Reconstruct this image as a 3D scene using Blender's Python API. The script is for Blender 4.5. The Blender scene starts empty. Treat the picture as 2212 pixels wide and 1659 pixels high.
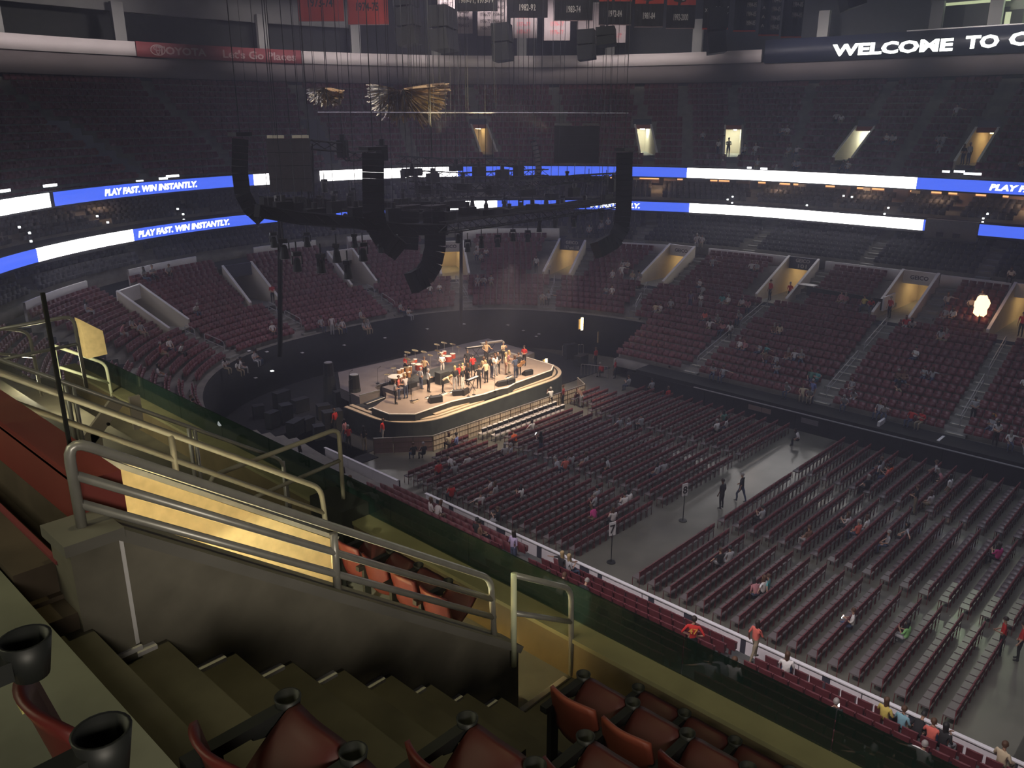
import bpy, math, random
import numpy as np
from mathutils import Vector, Matrix
random.seed(7)
sc = bpy.context.scene
col = sc.collection
D = bpy.data
H = 21.0                      # eye height above the arena floor

# ------------------------------------------------------------------ camera
FPX, PITCH, YAW = 1789.0, math.radians(18.05), math.radians(46.65)
FW = Vector((math.sin(YAW)*math.cos(PITCH), math.cos(YAW)*math.cos(PITCH), -math.sin(PITCH)))
RT = Vector((math.cos(YAW), -math.sin(YAW), 0))
UP = RT.cross(FW)
cam = D.objects.new('camera', D.cameras.new('camera'))
col.objects.link(cam)
cam.matrix_world = Matrix(((RT.x, UP.x, -FW.x, 0), (RT.y, UP.y, -FW.y, 0), (RT.z, UP.z, -FW.z, H), (0, 0, 0, 1)))
cam.data.sensor_width = 36.0
cam.data.lens = FPX/2212*36.0
cam.data.clip_start, cam.data.clip_end = 0.05, 600
sc.camera = cam

# ------------------------------------------------------------------ world, exposure
w = D.worlds.new('world'); sc.world = w; w.use_nodes = True
w.node_tree.nodes['Background'].inputs[0].default_value = (0.006, 0.006, 0.008, 1)
sc.view_settings.view_transform = 'Standard'
sc.view_settings.look = 'None'
sc.view_settings.gamma = 1
sc.view_settings.use_curve_mapping = False
sc.view_settings.exposure = 0.32
sc.cycles.max_bounces = 5; sc.cycles.diffuse_bounces = 3; sc.cycles.glossy_bounces = 3; sc.cycles.volume_bounces = 0; sc.cycles.transparent_max_bounces = 6
sc.cycles.caustics_reflective = False; sc.cycles.caustics_refractive = False

# ------------------------------------------------------------------ house lights under the roof
def area(name, loc, size, energy, color, rot=(0, 0, 0), sizey=None, spread=None):
    l = D.lights.new(name, 'AREA'); l.energy = energy; l.color = color
    l.shape = 'RECTANGLE'; l.size = size; l.size_y = sizey or size
    if spread: l.spread = spread
    o = D.objects.new(name, l); col.objects.link(o); o.location = loc; o.rotation_euler = rot
    return o
def spot(name, loc, target, energy, color, angle, blend=.5, rad=.3):
    l = D.lights.new(name, 'SPOT'); l.energy = energy; l.color = color
    l.spot_size = math.radians(angle); l.spot_blend = blend; l.shadow_soft_size = rad
    o = D.objects.new(name, l); col.objects.link(o); o.location = loc
    o.rotation_euler = (Vector(target)-Vector(loc)).to_track_quat('-Z', 'Y').to_euler()
    return o
def point(name, loc, energy, color, rad=.15):
    l = D.lights.new(name, 'POINT'); l.energy = energy; l.color = color; l.shadow_soft_size = rad
    o = D.objects.new(name, l); col.objects.link(o); o.location = loc
    return o
area('house_light', (44, 12, 31), 12, 1000, (.72, .76, 1.0), sizey=30, spread=math.radians(104))
area('house_light_end', (40, 44, 31), 24, 1100, (.90, .78, 1.0), sizey=10, spread=math.radians(80))
area('board_fill', (9, 12, 26), 3, 650, (1.0, .88, .92), (0, math.radians(-33), 0), 26, math.radians(52))  # added fill light that brightens the near rink boards
area('roof_light', (48, 25, 37.5), 50, 200, (.80, .80, 1.0), sizey=70)
STAGE_L = (1.0, .74, .52)
for lx, ly, tx, ty, e in ((34.5, 36.5, 35.5, 42.5, 3800), (38.5, 36, 39, 42.5, 4600), (42, 36, 42, 42.5, 4600), (46, 37, 45, 42.5, 3600), (40.5, 47, 40.5, 42.5, 3600)):
    e *= 1.25; spot('stage_light', (lx, ly, 12.0), (tx, ty, 2), e, STAGE_L, 58, .7, .4)
for lx in (35.5, 40.5, 45.5): spot('front_light', (lx, 32.5, 12), (lx+.5, 38, .3), 3200, (1.0, .80, .60), 40, .8, .4)
# lights of the near stand: tunnel lamp, concourse light, and added fill spots
area('tunnel_lamp', (.85, 6.2, H-2.89), .18, 1500, (1.0, .94, .66), (0, 0, 0), 1.6)
spot('wall_fill_beam', (1.78, 5.3, H-3.5), (4.1, 7.7, H-5.35), 330, (1.0, .95, .62), 34, .25, .06)  # added spot for the bright lower part of the tunnel wall
spot('seat_fill_beam', (1.85, 5.5, H-3.5), (4.70, 5.75, H-5.1), 90, (1.0, .90, .70), 13, .4, .05)  # added narrow spot that lights a single seat back
spot('tunnel_wall_fill', (2.6, 5.15, H-4.9), (3.0, 7.7, H-4.2), 42, (1.0, .88, .60), 100, .8, .3)  # added fill that brightens the ochre wall
_c = area('concourse_light', (-2.5, -7.0, H+1.2), 3, 420, (1.0, .90, .74), sizey=2)
_c.rotation_euler = Vector((5.5, 12.5, -4.6)).to_track_quat('-Z', 'Y').to_euler()
area('landing_light', (-3.5, 9.0, H+2.5), 3, 130, (1.0, .96, .62), (0, math.radians(-50), 0), 6)
spot('rail_end_fill', (2.0, 5.35, H-3.35), (4.96, 4.66, H-4.5), 260, (.95, 1.0, .62), 16, .5, .05)  # added narrow spot that brightens the end post
point('next_tunnel_light', (4.2, 15.0, H-4.3), 90, (1.0, .92, .60), .2)
spot('aisle_light', (2.5, 4.6, H+9), (5.2, 3.9, H-5), 560, (1.0, .88, .45), 42, .6, .1)

# ------------------------------------------------------------------ materials
def mat(name, c, rough=.6, metal=0, var=0.0, scale=6.0, emit=None, es=1.0, alpha=None, bump=0, spec=None, c2=None):
    m = D.materials.new(name); m.use_nodes = True
    nt = m.node_tree; b = nt.nodes['Principled BSDF']
    b.inputs['Base Color'].default_value = (*c, 1); b.inputs['Roughness'].default_value = rough
    b.inputs['Metallic'].default_value = metal
    if spec is not None: b.inputs['Specular IOR Level'].default_value = spec
    if var or bump or c2:
        tc = nt.nodes.new('ShaderNodeTexCoord'); n = nt.nodes.new('ShaderNodeTexNoise')
        n.inputs['Scale'].default_value = scale; n.inputs['Detail'].default_value = 4
        nt.links.new(tc.outputs['Object'], n.inputs['Vector'])
        if var or c2:
            r = nt.nodes.new('ShaderNodeValToRGB')
            d = c2 or tuple(x*(1-var) for x in c)
            e = c if c2 else tuple(min(1, x*(1+var)) for x in c)
            r.color_ramp.elements[0].position = .35; r.color_ramp.elements[1].position = .65
            r.color_ramp.elements[0].color = (*d, 1); r.color_ramp.elements[1].color = (*e, 1)
            nt.links.new(n.outputs['Fac'], r.inputs['Fac']); nt.links.new(r.outputs['Color'], b.inputs['Base Color'])
        if bump:
            bp = nt.nodes.new('ShaderNodeBump'); bp.inputs['Strength'].default_value = bump
            nt.links.new(n.outputs['Fac'], bp.inputs['Height']); nt.links.new(bp.outputs['Normal'], b.inputs['Normal'])
    if emit:
        b.inputs['Emission Color'].default_value = (*emit, 1); b.inputs['Emission Strength'].default_value = es
    if alpha is not None: b.inputs['Alpha'].default_value = alpha
    return m
M = {}
M['floor'] = mat('arena floor', (.150, .145, .118), .24, var=.22, scale=.35)
M['concrete'] = mat('concrete', (.21, .20, .18), .85, var=.18, scale=1.2, bump=.1)
M['concrete_near'] = mat('worn concrete', (.20, .185, .15), .85, var=.22, scale=2.2, bump=.15)
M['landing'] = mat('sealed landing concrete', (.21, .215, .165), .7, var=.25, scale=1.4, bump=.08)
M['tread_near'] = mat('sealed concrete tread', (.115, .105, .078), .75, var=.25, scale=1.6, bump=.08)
M['riser_dark'] = mat('dark riser', (.10, .075, .055), .85, var=.2, scale=2)
M['cream'] = mat('cream painted wall', (.56, .50, .42), .7, var=.06, scale=1)
M['yellow_wall'] = mat('ochre stucco', (.62, .47, .25), .85, var=.10, scale=9, bump=.35)
M['step'] = mat('stair concrete', (.27, .27, .25), .6, var=.12, scale=2)
M['black'] = mat('black cloth', (.012, .013, .014), .9, var=.3, scale=2)
M['blackmetal'] = mat('black metal', (.014, .015, .016), .45)
M['blackpaint'] = mat('black paint', (.03, .034, .034), .6, var=.2, scale=2)
M['seat'] = mat('maroon seat plastic', (.135, .030, .036), .42, var=.22, scale=1.3)
M['seat_big'] = mat('maroon moulded seat', (.13, .020, .018), .45, var=.06, scale=3)
M['seat_pan'] = mat('maroon seat pan', (.075, .012, .012), .55, var=.1, scale=3)
M['seat_lit'] = mat('lit red seat', (.30, .070, .042), .5, var=.08, scale=3)  # lighter copy of the seat plastic, lamp light put into its colour
M['club'] = mat('dark upholstery', (.035, .034, .042), .7, var=.2, scale=1)
M['armrest'] = mat('black armrest plastic', (.018, .020, .020), .5)
M['rail'] = mat('galvanised rail', (.42, .41, .39), .36, .35, var=.08, scale=8)
M['rail_tan'] = mat('tan painted rail', (.34, .32, .26), .5, .1, var=.06, scale=8)
M['rail_lit'] = mat('lit rail', (.80, .85, .62), .5, .0)  # paler copy of the rails, their brightness under light put into the colour
M['handrail'] = mat('far handrail', (.42, .42, .44), .5, .3)
M['fascia_white'] = mat('off white fascia', (.60, .54, .55), .7, var=.05, scale=.3)
M['fascia_grey'] = mat('grey fascia', (.17, .145, .15), .8, var=.06, scale=.3)
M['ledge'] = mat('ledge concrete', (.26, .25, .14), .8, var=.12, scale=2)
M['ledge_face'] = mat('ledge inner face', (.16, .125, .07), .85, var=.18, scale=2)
M['red'] = mat('red sign panel', (.25, .055, .05), .5, var=.08, scale=1)
M['red_dull'] = mat('dull red sign', (.25, .055, .065), .7)
M['lettering_dull'] = mat('dull lettering', (.40, .27, .28), .7)
M['white'] = mat('white paint', (.84, .82, .84), .6, var=.05, scale=1)
M['board'] = mat('white board plastic', (.86, .81, .86), .45, var=.06, scale=.8)
M['ad_dark'] = mat('dark board print', (.05, .05, .07), .5)
M['stage'] = mat('stage deck carpet', (.30, .235, .185), .9, var=.07, scale=1.5)
M['stage_dark'] = mat('back deck', (.17, .15, .15), .9, var=.1, scale=1)
M['track'] = mat('beige track', (.46, .37, .26), .7, var=.05)
M['edge'] = mat('white edge tape', (.85, .80, .70), .6)
M['array'] = mat('speaker cabinet paint', (.010, .013, .012), .8)
M['cable'] = mat('steel cable', (.10, .10, .11), .6, .3)
M['skirt'] = mat('stage skirt', (.028, .036, .036), .85, var=.3, scale=1.5)
M['barricade'] = mat('barricade sheet', (.66, .55, .42), .6, var=.12, scale=1.3)
M['barricade_red'] = mat('rust barricade sheet', (.33, .20, .18), .6, var=.1, scale=1.3)
M['bar_frame'] = mat('barricade frame', (.24, .18, .12), .45, .4)
M['alu'] = mat('aluminium', (.60, .57, .53), .35, .8)
M['chair_back'] = mat('maroon chair back', (.15, .028, .033), .6, var=.15)
M['chair_seat'] = mat('grey chair pad', (.17, .145, .145), .25)
M['chair_white'] = mat('pale chair pad', (.80, .74, .66), .3)
M['orange'] = mat('orange banner cloth', (.58, .060, .030), .8, var=.08, scale=.6)
M['banner_black'] = mat('black banner cloth', (.018, .018, .018), .85)
M['banner_white'] = mat('white banner cloth', (.25, .21, .22), .8, var=.05)
M['print_red'] = mat('red print', (.42, .10, .11), .8)
M['print_black'] = mat('black print', (.03, .02, .02), .8)
M['print_white'] = mat('white print', (.65, .63, .62), .8)
M['gold'] = mat('gold foil', (.80, .58, .24), .25, .55)
M['gold_shaded'] = mat('shaded gold foil', (.20, .13, .05), .35, .6)  # darker copy of the foil, shading put into its colour
M['screen_off'] = mat('screen rear cloth', (.16, .145, .155), .9, var=.06)
M['sign_blue'] = mat('dark blue sign', (.05, .055, .10), .5)
M['greybox'] = mat('grey booth panel', (.22, .22, .21), .7, var=.08)
M['column'] = mat('suite column', (.22, .155, .135), .7)
M['dark_int'] = mat('dark recess', (.035, .034, .036), .9, var=.3, scale=.4)
M['steel'] = mat('roof steel', (.10, .10, .10), .7, var=.2, scale=.5)
M['duct'] = mat('grey duct', (.20, .20, .20), .7, var=.1, scale=.5)
M['brass'] = mat('brass cymbal', (.75, .52, .22), .3, 1.0)
M['drum'] = mat('drum shell', (.45, .08, .05), .3, .1)
M['skin_head'] = mat('drum head', (.80, .76, .68), .5)
M['wood'] = mat('wood', (.35, .18, .08), .5)
M['glass'] = mat('railing glass', (.018, .040, .038), .08, alpha=.74)
M['glass_clear'] = mat('clear panel', (.08, .08, .10), .06, alpha=.10)
M['decal_blue'] = mat('blue decal', (.03, .04, .22), .5)
M['led_white'] = mat('led white', (.02, .02, .02), .5, emit=(1.0, .96, 1.0), es=5)
M['led_blue'] = mat('led blue', (.01, .01, .02), .5, emit=(.060, .13, .82), es=1.1)
M['led_text'] = mat('led text', (.02, .02, .02), .5, emit=(.88, .92, 1.0), es=3)
M['welcome'] = mat('welcome letters', (.02, .02, .02), .5, emit=(.95, 1.0, .92), es=3.5)
M['led_off'] = mat('led board off', (.012, .015, .035), .4)
M['tube'] = mat('lit tube', (.02, .02, .02), .5, emit=(1.0, .70, .30), es=11)
M['tube_white'] = mat('lit white lamp', (.02, .02, .02), .5, emit=(.9, 1.0, .85), es=40)
M['warm_int'] = mat('warm lit opening', (.60, .42, .18), .8, emit=(1.0, .62, .20), es=.25)
M['suite_glow'] = mat('suite lamp', (.3, .2, .1), .8, emit=(1.0, .48, .20), es=1.1)
M['phone'] = mat('phone screen', (.02, .02, .02), .5, emit=(.9, .95, 1.0), es=4)
M['flame'] = mat('lamp glare', (.02, .02, .02), .5, emit=(1.0, .50, .24), es=3.4)  # glow of the blob that shows the reflected glare
M['dot'] = mat('indicator lamp', (.02, .02, .02), .5, emit=(.9, .95, 1.0), es=3)
SKINS = [mat('skin', (.55, .33, .23), .6), mat('skin', (.42, .25, .17), .6), mat('skin', (.16, .08, .05), .6)]
HAIRS = [mat('hair', c, .6) for c in [(.03, .02, .015), (.10, .05, .025), (.45, .33, .16), (.32, .30, .28), (.02, .02, .02)]]
SHOE = mat('shoes', (.03, .03, .03), .6)
_cloth = {}
def cloth(c):
    k = tuple(round(x, 3) for x in c)
    if k not in _cloth: _cloth[k] = mat('cloth', k, .85, var=.06, scale=8)
    return _cloth[k]

# ------------------------------------------------------------------ object helpers
def link(name, me, parent=None):
    o = D.objects.new(name, me); col.objects.link(o)
    if parent is not None: o.parent = parent
    return o
def thing(name, label, cat, loc=(0, 0, 0), rz=0.0, group=None):
    o = link(name, None); o.location = loc; o.rotation_euler = (0, 0, rz)
    o['label'] = label; o['category'] = cat
    if group: o['group'] = group
    return o
def tag(o, label, cat, group=None, kind=None):
    o['label'] = label; o['category'] = cat
    if group: o['group'] = group
    if kind: o['kind'] = kind
    return o
def struct(o):
    o['kind'] = 'structure'; return o
class MB:
    """collects verts and faces with a material index"""
    def __init__(s): s.v = []; s.f = []; s.m = []
    def add(s, vs, fs, mi=0):
        b = len(s.v); s.v += [tuple(p) for p in vs]; s.f += [tuple(b+i for i in f) for f in fs]; s.m += [mi]*len(fs); return s
    def box(s, c, d, rz=0.0, mi=0, rot=None):
        x, y, z = (q/2 for q in d)
        R = rot if rot is not None else Matrix.Rotation(rz, 3, 'Z')
        C = Vector(c)
        vs = [C+R@Vector(p) for p in ((-x,-y,-z),(x,-y,-z),(x,y,-z),(-x,y,-z),(-x,-y,z),(x,-y,z),(x,y,z),(-x,y,z))]
        return s.add(vs, [(0,3,2,1),(4,5,6,7),(0,1,5,4),(1,2,6,5),(2,3,7,6),(3,0,4,7)], mi)
    def tube(s, pts, r, n=8, mi=0, caps=True):
        pts = [Vector(p) for p in pts]; rings = []
        prev = None
        for i, p in enumerate(pts):
            a = pts[max(0, i-1)]; b = pts[min(len(pts)-1, i+1)]; t = (b-a).normalized()
            if prev is None:
                u = t.orthogonal().normalized()
            else:
                u = (prev - t*prev.dot(t)).normalized()
            prev = u; v = t.cross(u)
            rr = r[i] if isinstance(r, (list, tuple)) else r
            rings.append([p+u*math.cos(2*math.pi*k/n)*rr+v*math.sin(2*math.pi*k/n)*rr for k in range(n)])
        vs = [q for ring_ in rings for q in ring_]; fs = []
        for i in range(len(pts)-1):
            for k in range(n):
                fs.append((i*n+k, i*n+(k+1) % n, (i+1)*n+(k+1) % n, (i+1)*n+k))
        if caps: fs += [tuple(range(n))[::-1], tuple((len(pts)-1)*n+k for k in range(n))]
        return s.add(vs, fs, mi)
    def cyl(s, c, r, h, n=12, r2=None, mi=0, caps=True):
        r2 = r if r2 is None else r2; c = Vector(c)
        vs = [c+Vector((math.cos(2*math.pi*k/n)*r, math.sin(2*math.pi*k/n)*r, 0)) for k in range(n)]
        vs += [c+Vector((math.cos(2*math.pi*k/n)*r2, math.sin(2*math.pi*k/n)*r2, h)) for k in range(n)]
        fs = [(k, (k+1) % n, n+(k+1) % n, n+k) for k in range(n)]
        if caps: fs += [tuple(range(n))[::-1], tuple(n+k for k in range(n))]
        return s.add(vs, fs, mi)
    def prism(s, poly, z0, z1, mi=0):
        n = len(poly)
        return s.add([(x, y, z0) for x, y in poly]+[(x, y, z1) for x, y in poly],
              [tuple(range(n))[::-1], tuple(range(n, 2*n))]+[(i, (i+1) % n, n+(i+1) % n, n+i) for i in range(n)], mi)
    def mesh(s, name, mats, smooth=False):
        me = D.meshes.new(name); me.from_pydata(s.v, [], s.f)
        for m in (mats if isinstance(mats, (list, tuple)) else [mats] if mats else []): me.materials.append(m)
        if any(s.m): me.polygons.foreach_set('material_index', s.m)
        if smooth: me.polygons.foreach_set('use_smooth', [True]*len(s.f))
        me.update(); return me
    def build(s, name, mats, parent=None, smooth=False):
        return link(name, s.mesh(name, mats, smooth), parent)
def np_mesh(name, V, F, mats, mi=None):
    me = D.meshes.new(name); V = np.asarray(V, np.float32); F = np.asarray(F, np.int32)
    me.vertices.add(len(V)); me.vertices.foreach_set('co', V.ravel())
    me.loops.add(F.size); me.loops.foreach_set('vertex_index', F.ravel())
    me.polygons.add(len(F)); me.polygons.foreach_set('loop_start', np.arange(0, F.size, 4, dtype=np.int32))
    me.polygons.foreach_set('loop_total', np.full(len(F), 4, np.int32))
    for m in mats: me.materials.append(m)
    if mi is not None: me.polygons.foreach_set('material_index', np.asarray(mi, np.int32))
    me.update(calc_edges=True); me.validate()
    return me
def copy_tree(o, parent=None):
    c = o.copy(); col.objects.link(c)
    if parent is not None: c.parent = parent
    for ch in list(o.children): copy_tree(ch, c)
    return c
def bent(pts, r=.12, n=5):
    """round the inner corners of a polyline"""
    pts = [Vector(p) for p in pts]; out = [pts[0]]
    for i in range(1, len(pts)-1):
        a, b, c = pts[i-1], pts[i], pts[i+1]
        ra = min(r, (a-b).length*.45, (c-b).length*.45)
        p, q = b+(a-b).normalized()*ra, b+(c-b).normalized()*ra
        for k in range(n+1):
            t = k/n; out.append(p*(1-t)**2+b*2*t*(1-t)+q*t*t)
    out.append(pts[-1]); return out
ORD = ['first','second','third','fourth','fifth','sixth','seventh','eighth','ninth','tenth','eleventh','twelfth','thirteenth','fourteenth','fifteenth','sixteenth','seventeenth','eighteenth','nineteenth','twentieth']
def nth(i): return ORD[i] if i < 20 else '%dth' % (i+1) if (i+1) % 10 not in (1, 2, 3) or (i+1) % 100 in (11, 12, 13) else '%d%s' % (i+1, {1:'st',2:'nd',3:'rd'}[(i+1) % 10])

# ------------------------------------------------------------------ survey helpers: sight lines of the photograph -> points of the place
def ray(x, y):
    return FW + RT*((x-1106)/FPX) + UP*((829.5-y)/FPX)
def at_z(x, y, z):
    d = ray(x, y); t = (z-H)/d.z; return Vector((d.x*t, d.y*t, z))
def at_y(x, y, Y):
    d = ray(x, y); t = Y/d.y; return Vector((d.x*t, Y, H+d.z*t))
def at_x(x, y, X):
    d = ray(x, y); t = X/d.x; return Vector((X, d.y*t, H+d.z*t))
def px(p):
    v = Vector(p)-Vector((0, 0, H)); z = v.dot(FW); return 1106+FPX*v.dot(RT)/z, 829.5-FPX*v.dot(UP)/z

# ------------------------------------------------------------------ plan of the bowl: concentric rings (s = offset from the boards, t = station along the ring)
def lerp(x, xs, ys):
    if x <= xs[0]: return ys[0]
    for i in range(len(xs)-1):
        if x <= xs[i+1]: return ys[i]+(ys[i+1]-ys[i])*(x-xs[i])/(xs[i+1]-xs[i])
    return ys[-1]
SB, BB, NN = [0, 4.9, 20, 32, 40], [21.3, 24.5, 34.5, 50, 58], [2.9, 2.7, 2.05, 2.5, 2.5]
def ring(s, t):
    a = 14.5+s
    if t <= 33: return Vector((40+a, t, 0)), Vector((1, 0, 0))
    if t >= 93: return Vector((40-a, 33-(t-93), 0)), Vector((-1, 0, 0))
    th = (t-33)/60*math.pi; b = lerp(s, SB, BB); n = lerp(s, SB, NN)
    c, q = math.cos(th), math.sin(th)
    x = math.copysign(abs(c)**(2/n), c)*a; y = abs(q)**(2/n)*b
    nx = math.copysign(abs(x/a)**(n-1), x)/a; ny = (y/b)**(n-1)/b
    return Vector((40+x, 33+y, 0)), Vector((nx, ny, 0)).normalized()
def sval(X, Y):
    if Y <= 33: return abs(X-40)-14.5
    lo, hi = -14, 80
    for _ in range(30):
        m = (lo+hi)/2; a = 14.5+m; b = lerp(m, SB, BB) if m > 0 else max(.5, 21.3*(14.5+m)/14.5); n = lerp(m, SB, NN)
        if (abs(X-40)/a)**n+((Y-33)/b)**n > 1: lo = m
        else: hi = m
    return lo
def tval(X, Y):
    s = sval(X, Y)
    if Y <= 33: return Y if X > 40 else 126-Y
    a = 14.5+s; n = lerp(s, SB, NN); b = lerp(s, SB, BB)
    c = (abs(X-40)/a)**(n/2); q = ((Y-33)/b)**(n/2)
    return 33+60*math.atan2(q, math.copysign(c, X-40))/math.pi
class Ring:
    def __init__(s, off, t0=-25, t1=130, step=.25):
        s.off = off; s.t = np.arange(t0, t1, step); P = [ring(off, t)[0] for t in s.t]
        s.x = np.array([p.x for p in P]); s.y = np.array([p.y for p in P])
        s.c = np.concatenate([[0], np.cumsum(np.hypot(np.diff(s.x), np.diff(s.y)))])
    def d(s, t): return float(np.interp(t, s.t, s.c))
    def tt(s, d): return float(np.interp(d, s.c, s.t))
    def pos(s, d): return Vector((float(np.interp(d, s.c, s.x)), float(np.interp(d, s.c, s.y)), 0))
    def nrm(s, d): return ring(s.off, s.tt(d))[1]
def t_at_px(off, z, x):
    best = None
    for k in range(-40, 400):
        t = k*.25; q = px(ring(off, t)[0]+Vector((0, 0, z)))
        if best is None or abs(q[0]-x) < best[0]: best = (abs(q[0]-x), t)
    return best[1]
def sweep(prof, ts, name, mats, mi=None, parent=None, close=False):
    """sweep a profile of (s, z) points along the stations ts"""
    V = []; F = []; MI = []; n = len(prof)
    for t in ts:
        for s_, z in prof:
            p = ring(s_, t)[0]; V.append((p.x, p.y, z))
    m = n if close else n-1
    for i in range(len(ts)-1):
        for k in range(m):
            k2 = (k+1) % n
            F.append((i*n+k, (i+1)*n+k, (i+1)*n+k2, i*n+k2)); MI.append(mi[k] if mi else 0)
    return link(name, np_mesh(name, V, F, mats if isinstance(mats, list) else [mats], MI), parent)
def frange(a, b, st):
    n = max(1, int(round((b-a)/st))); return [a+(b-a)*i/n for i in range(n+1)]
def tread_z(s): return 1.5+.42*s
def hit(x, y, up=False, off=0.0):
    d = ray(x, y); lo, hi = (20.5, 36) if up else (-.6, 20.5)
    t = 12/max(d.x, .05)
    t = min(t, 60/max(d.x, d.y))
    while t < 220:
        X, Y, Z = d.x*t, d.y*t, H+d.z*t; s = sval(X, Y)
        if lo <= s <= hi and Z <= (15.2+.7*(s-20.5) if up else tread_z(s))+off and (X > 30 or not up):
            return Vector((X, Y, Z-off)), s, tval(X, Y)
        if Z <= off and not up: return Vector((X, Y, 0)), -5, 0
        t += .08
    return None

# ------------------------------------------------------------------ lettering
def text_mesh(txt, size=1.0, bold=.0, shear=0.0):
    cu = D.curves.new('lettering', 'FONT'); cu.body = txt; cu.size = size; cu.offset = bold; cu.shear = shear
    cu.resolution_u = 2; cu.align_x = 'CENTER'; cu.align_y = 'CENTER'
    o = D.objects.new('lettering', cu); col.objects.link(o)
    dg = bpy.context.evaluated_depsgraph_get()
    me = D.meshes.new_from_object(o.evaluated_get(dg)); D.objects.remove(o); return me
def flat_text(txt, h, loc, right, parent, m, width=None, up=(0, 0, 1), bold=.02, off=0.0, name='lettering', shear=0.0):
    me = text_mesh(txt, 1.0, bold, shear); xs = [v.co.x for v in me.vertices]; ys = [v.co.y for v in me.vertices]
    w0, h0 = max(xs)-min(xs), max(ys)-min(ys); ky = h/h0; kx = (width/w0) if width else ky
    cx, cy = (max(xs)+min(xs))/2, (max(ys)+min(ys))/2
    R, U = Vector(right).normalized(), Vector(up).normalized(); N = R.cross(U)
    for v in me.vertices:
        v.co = Vector(loc)+R*((v.co.x-cx)*kx)+U*((v.co.y-cy)*ky)+N*off
    me.materials.clear(); me.materials.append(m)
    return link(name, me, parent)
def ring_text(txt, s_, z, h, t_left, t_right, parent, m, bold=.03, name='lettering', shear=0.0):
    """lettering wrapped on the inner face of a ring between two stations (t_left > t_right)"""
    me = text_mesh(txt, 1.0, bold, shear); xs = [v.co.x for v in me.vertices]; ys = [v.co.y for v in me.vertices]
    x0, x1, y0, y1 = min(xs), max(xs), min(ys), max(ys); R = Ring(s_)
    dl, dr = R.d(t_left), R.d(t_right)
    for v in me.vertices:
        p = R.pos(dl+(dr-dl)*(v.co.x-x0)/(x1-x0)); v.co = Vector((p.x, p.y, z+(v.co.y-(y0+y1)/2)/(y1-y0)*h))
    me.materials.clear(); me.materials.append(m)
    return link(name, me, parent)
# ================================================================== the setting
mb = MB(); mb.box((40, 20, -.15), (64, 90, .3)); struct(mb.build('floor', M['floor']))
mb = MB(); mb.box((41, 49.3, .02), (30, 16.4, .04)); struct(mb.build('floor_backstage_dark', M['black']))  # black sheet added to darken the floor behind the stage
mb = MB(); mb.box((27.9, 44, .02), (3.9, 8, .04)); struct(mb.build('floor_side_dark', M['black']))  # black sheet added to darken the floor beside the stage
mb = MB(); mb.box((40, 30, 38.3), (150, 190, .4)); struct(mb.build('ceiling', M['dark_int']))
def tw(s_, t, m):                                   # metres along a ring -> stations
    a, b = ring(s_, t-.5)[0], ring(s_, t+.5)[0]; return m/(a-b).length
LOW_V = [3.4, 13.3, 21.4, 31.2, 38.3, 45.2, 53.4, 60.4, 65.8, 72.7, 80.5]
LOW_A = [13.2, 22.0, 32.6, 37.9, 44.6, 52.2, 58.9, 64.6, 71.9, 79.5, 3.2]    # where each stairway reaches the front
UP_V = [11.5, 21.4, 31.8, 37.2, 41.5, 50.3, 59.0, 68.0]
VW = 2.9
def cuts(lst, s_, half, a, b):
    out = []; 
    for t in sorted(lst):
        h = tw(s_, t, half)
        if t+h > a and t-h < b: out.append((max(a, t-h), min(b, t+h)))
    return out
def tier(name, rows, a, b, holes, hole_rows, m, base):
    """stepped seating slab; holes = stations where the tunnels cut the rows in hole_rows"""
    seg = []; cur = a
    for p, q in holes:
        if p > cur: seg.append((cur, p, False))
        seg.append((p, q, True)); cur = q
    if cur < b: seg.append((cur, b, False))
    V = []; F = []
    for p, q, hole in seg:
        rr = [[r for r in rows if r[3] not in hole_rows]] if hole else [rows]
        for rset in rr:
            groups = []; last = None
            for r in rset:
                if last is None or r[3] != last+1: groups.append([])
                groups[-1].append(r); last = r[3]
            for g in groups:
                prof = []
                if base is not None: prof.append((g[0][0], g[0][2]-.6))
                for s0, s1, z, k in g: prof += [(s0, z), (s1, z)]
                prof.append((g[-1][1], g[-1][2]-.3))
                ts = frange(p, q, 1.0); n = len(prof); o = len(V)
                for t in ts:
                    for s_, z in prof:
                        c = ring(s_, t)[0]; V.append((c.x, c.y, z))
                for i in range(len(ts)-1):
                    for k in range(n-1):
                        F.append((o+i*n+k, o+(i+1)*n+k, o+(i+1)*n+k+1, o+i*n+k+1))
    return struct(link(name, np_mesh(name, V, F, [m])))
def low_rows(k0, k1): return [(.85*k, .85*k+.85, 1.5+.357*k, k) for k in range(k0, k1)]
HR = set(range(12, 22))
tier('floor_1', low_rows(0, 19), -8, 36.5, cuts(LOW_V, 13, VW/2, -8, 36.5), HR, M['concrete'], 1)
tier('floor_2', low_rows(6, 19), 36.5, 45.9, cuts(LOW_V, 13, VW/2, 36.5, 45.9), HR, M['concrete'], 1)
tier('floor_3', low_rows(6, 21), 45.9, 86, cuts(LOW_V, 13, VW/2, 45.9, 86), HR, M['concrete'], 1)
tier('floor_4', low_rows(0, 17), 86, 131, [], HR, M['concrete'], 1)
CLUB = [(16.6+.8*i, 17.4+.8*i, 8.75+.34*i, i) for i in range(8)]
tier('floor_5', CLUB, -8, 45.9, [], set(), M['concrete'], 1)
CLUBE = [(18.5+.8*i, 19.3+.8*i, 9.75+.34*i, i) for i in range(5)]
tier('floor_6', CLUBE, 45.9, 92, [], set(), M['concrete'], 1)
UPR = [(20.6+.84*i, 21.44+.84*i, 15.2+.588*i, i) for i in range(16)]
HU = set(range(3, 9))
tier('floor_7', UPR, -8, 86, cuts(UP_V, 25, .95, -8, 86), HU, M['concrete'], None)
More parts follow.
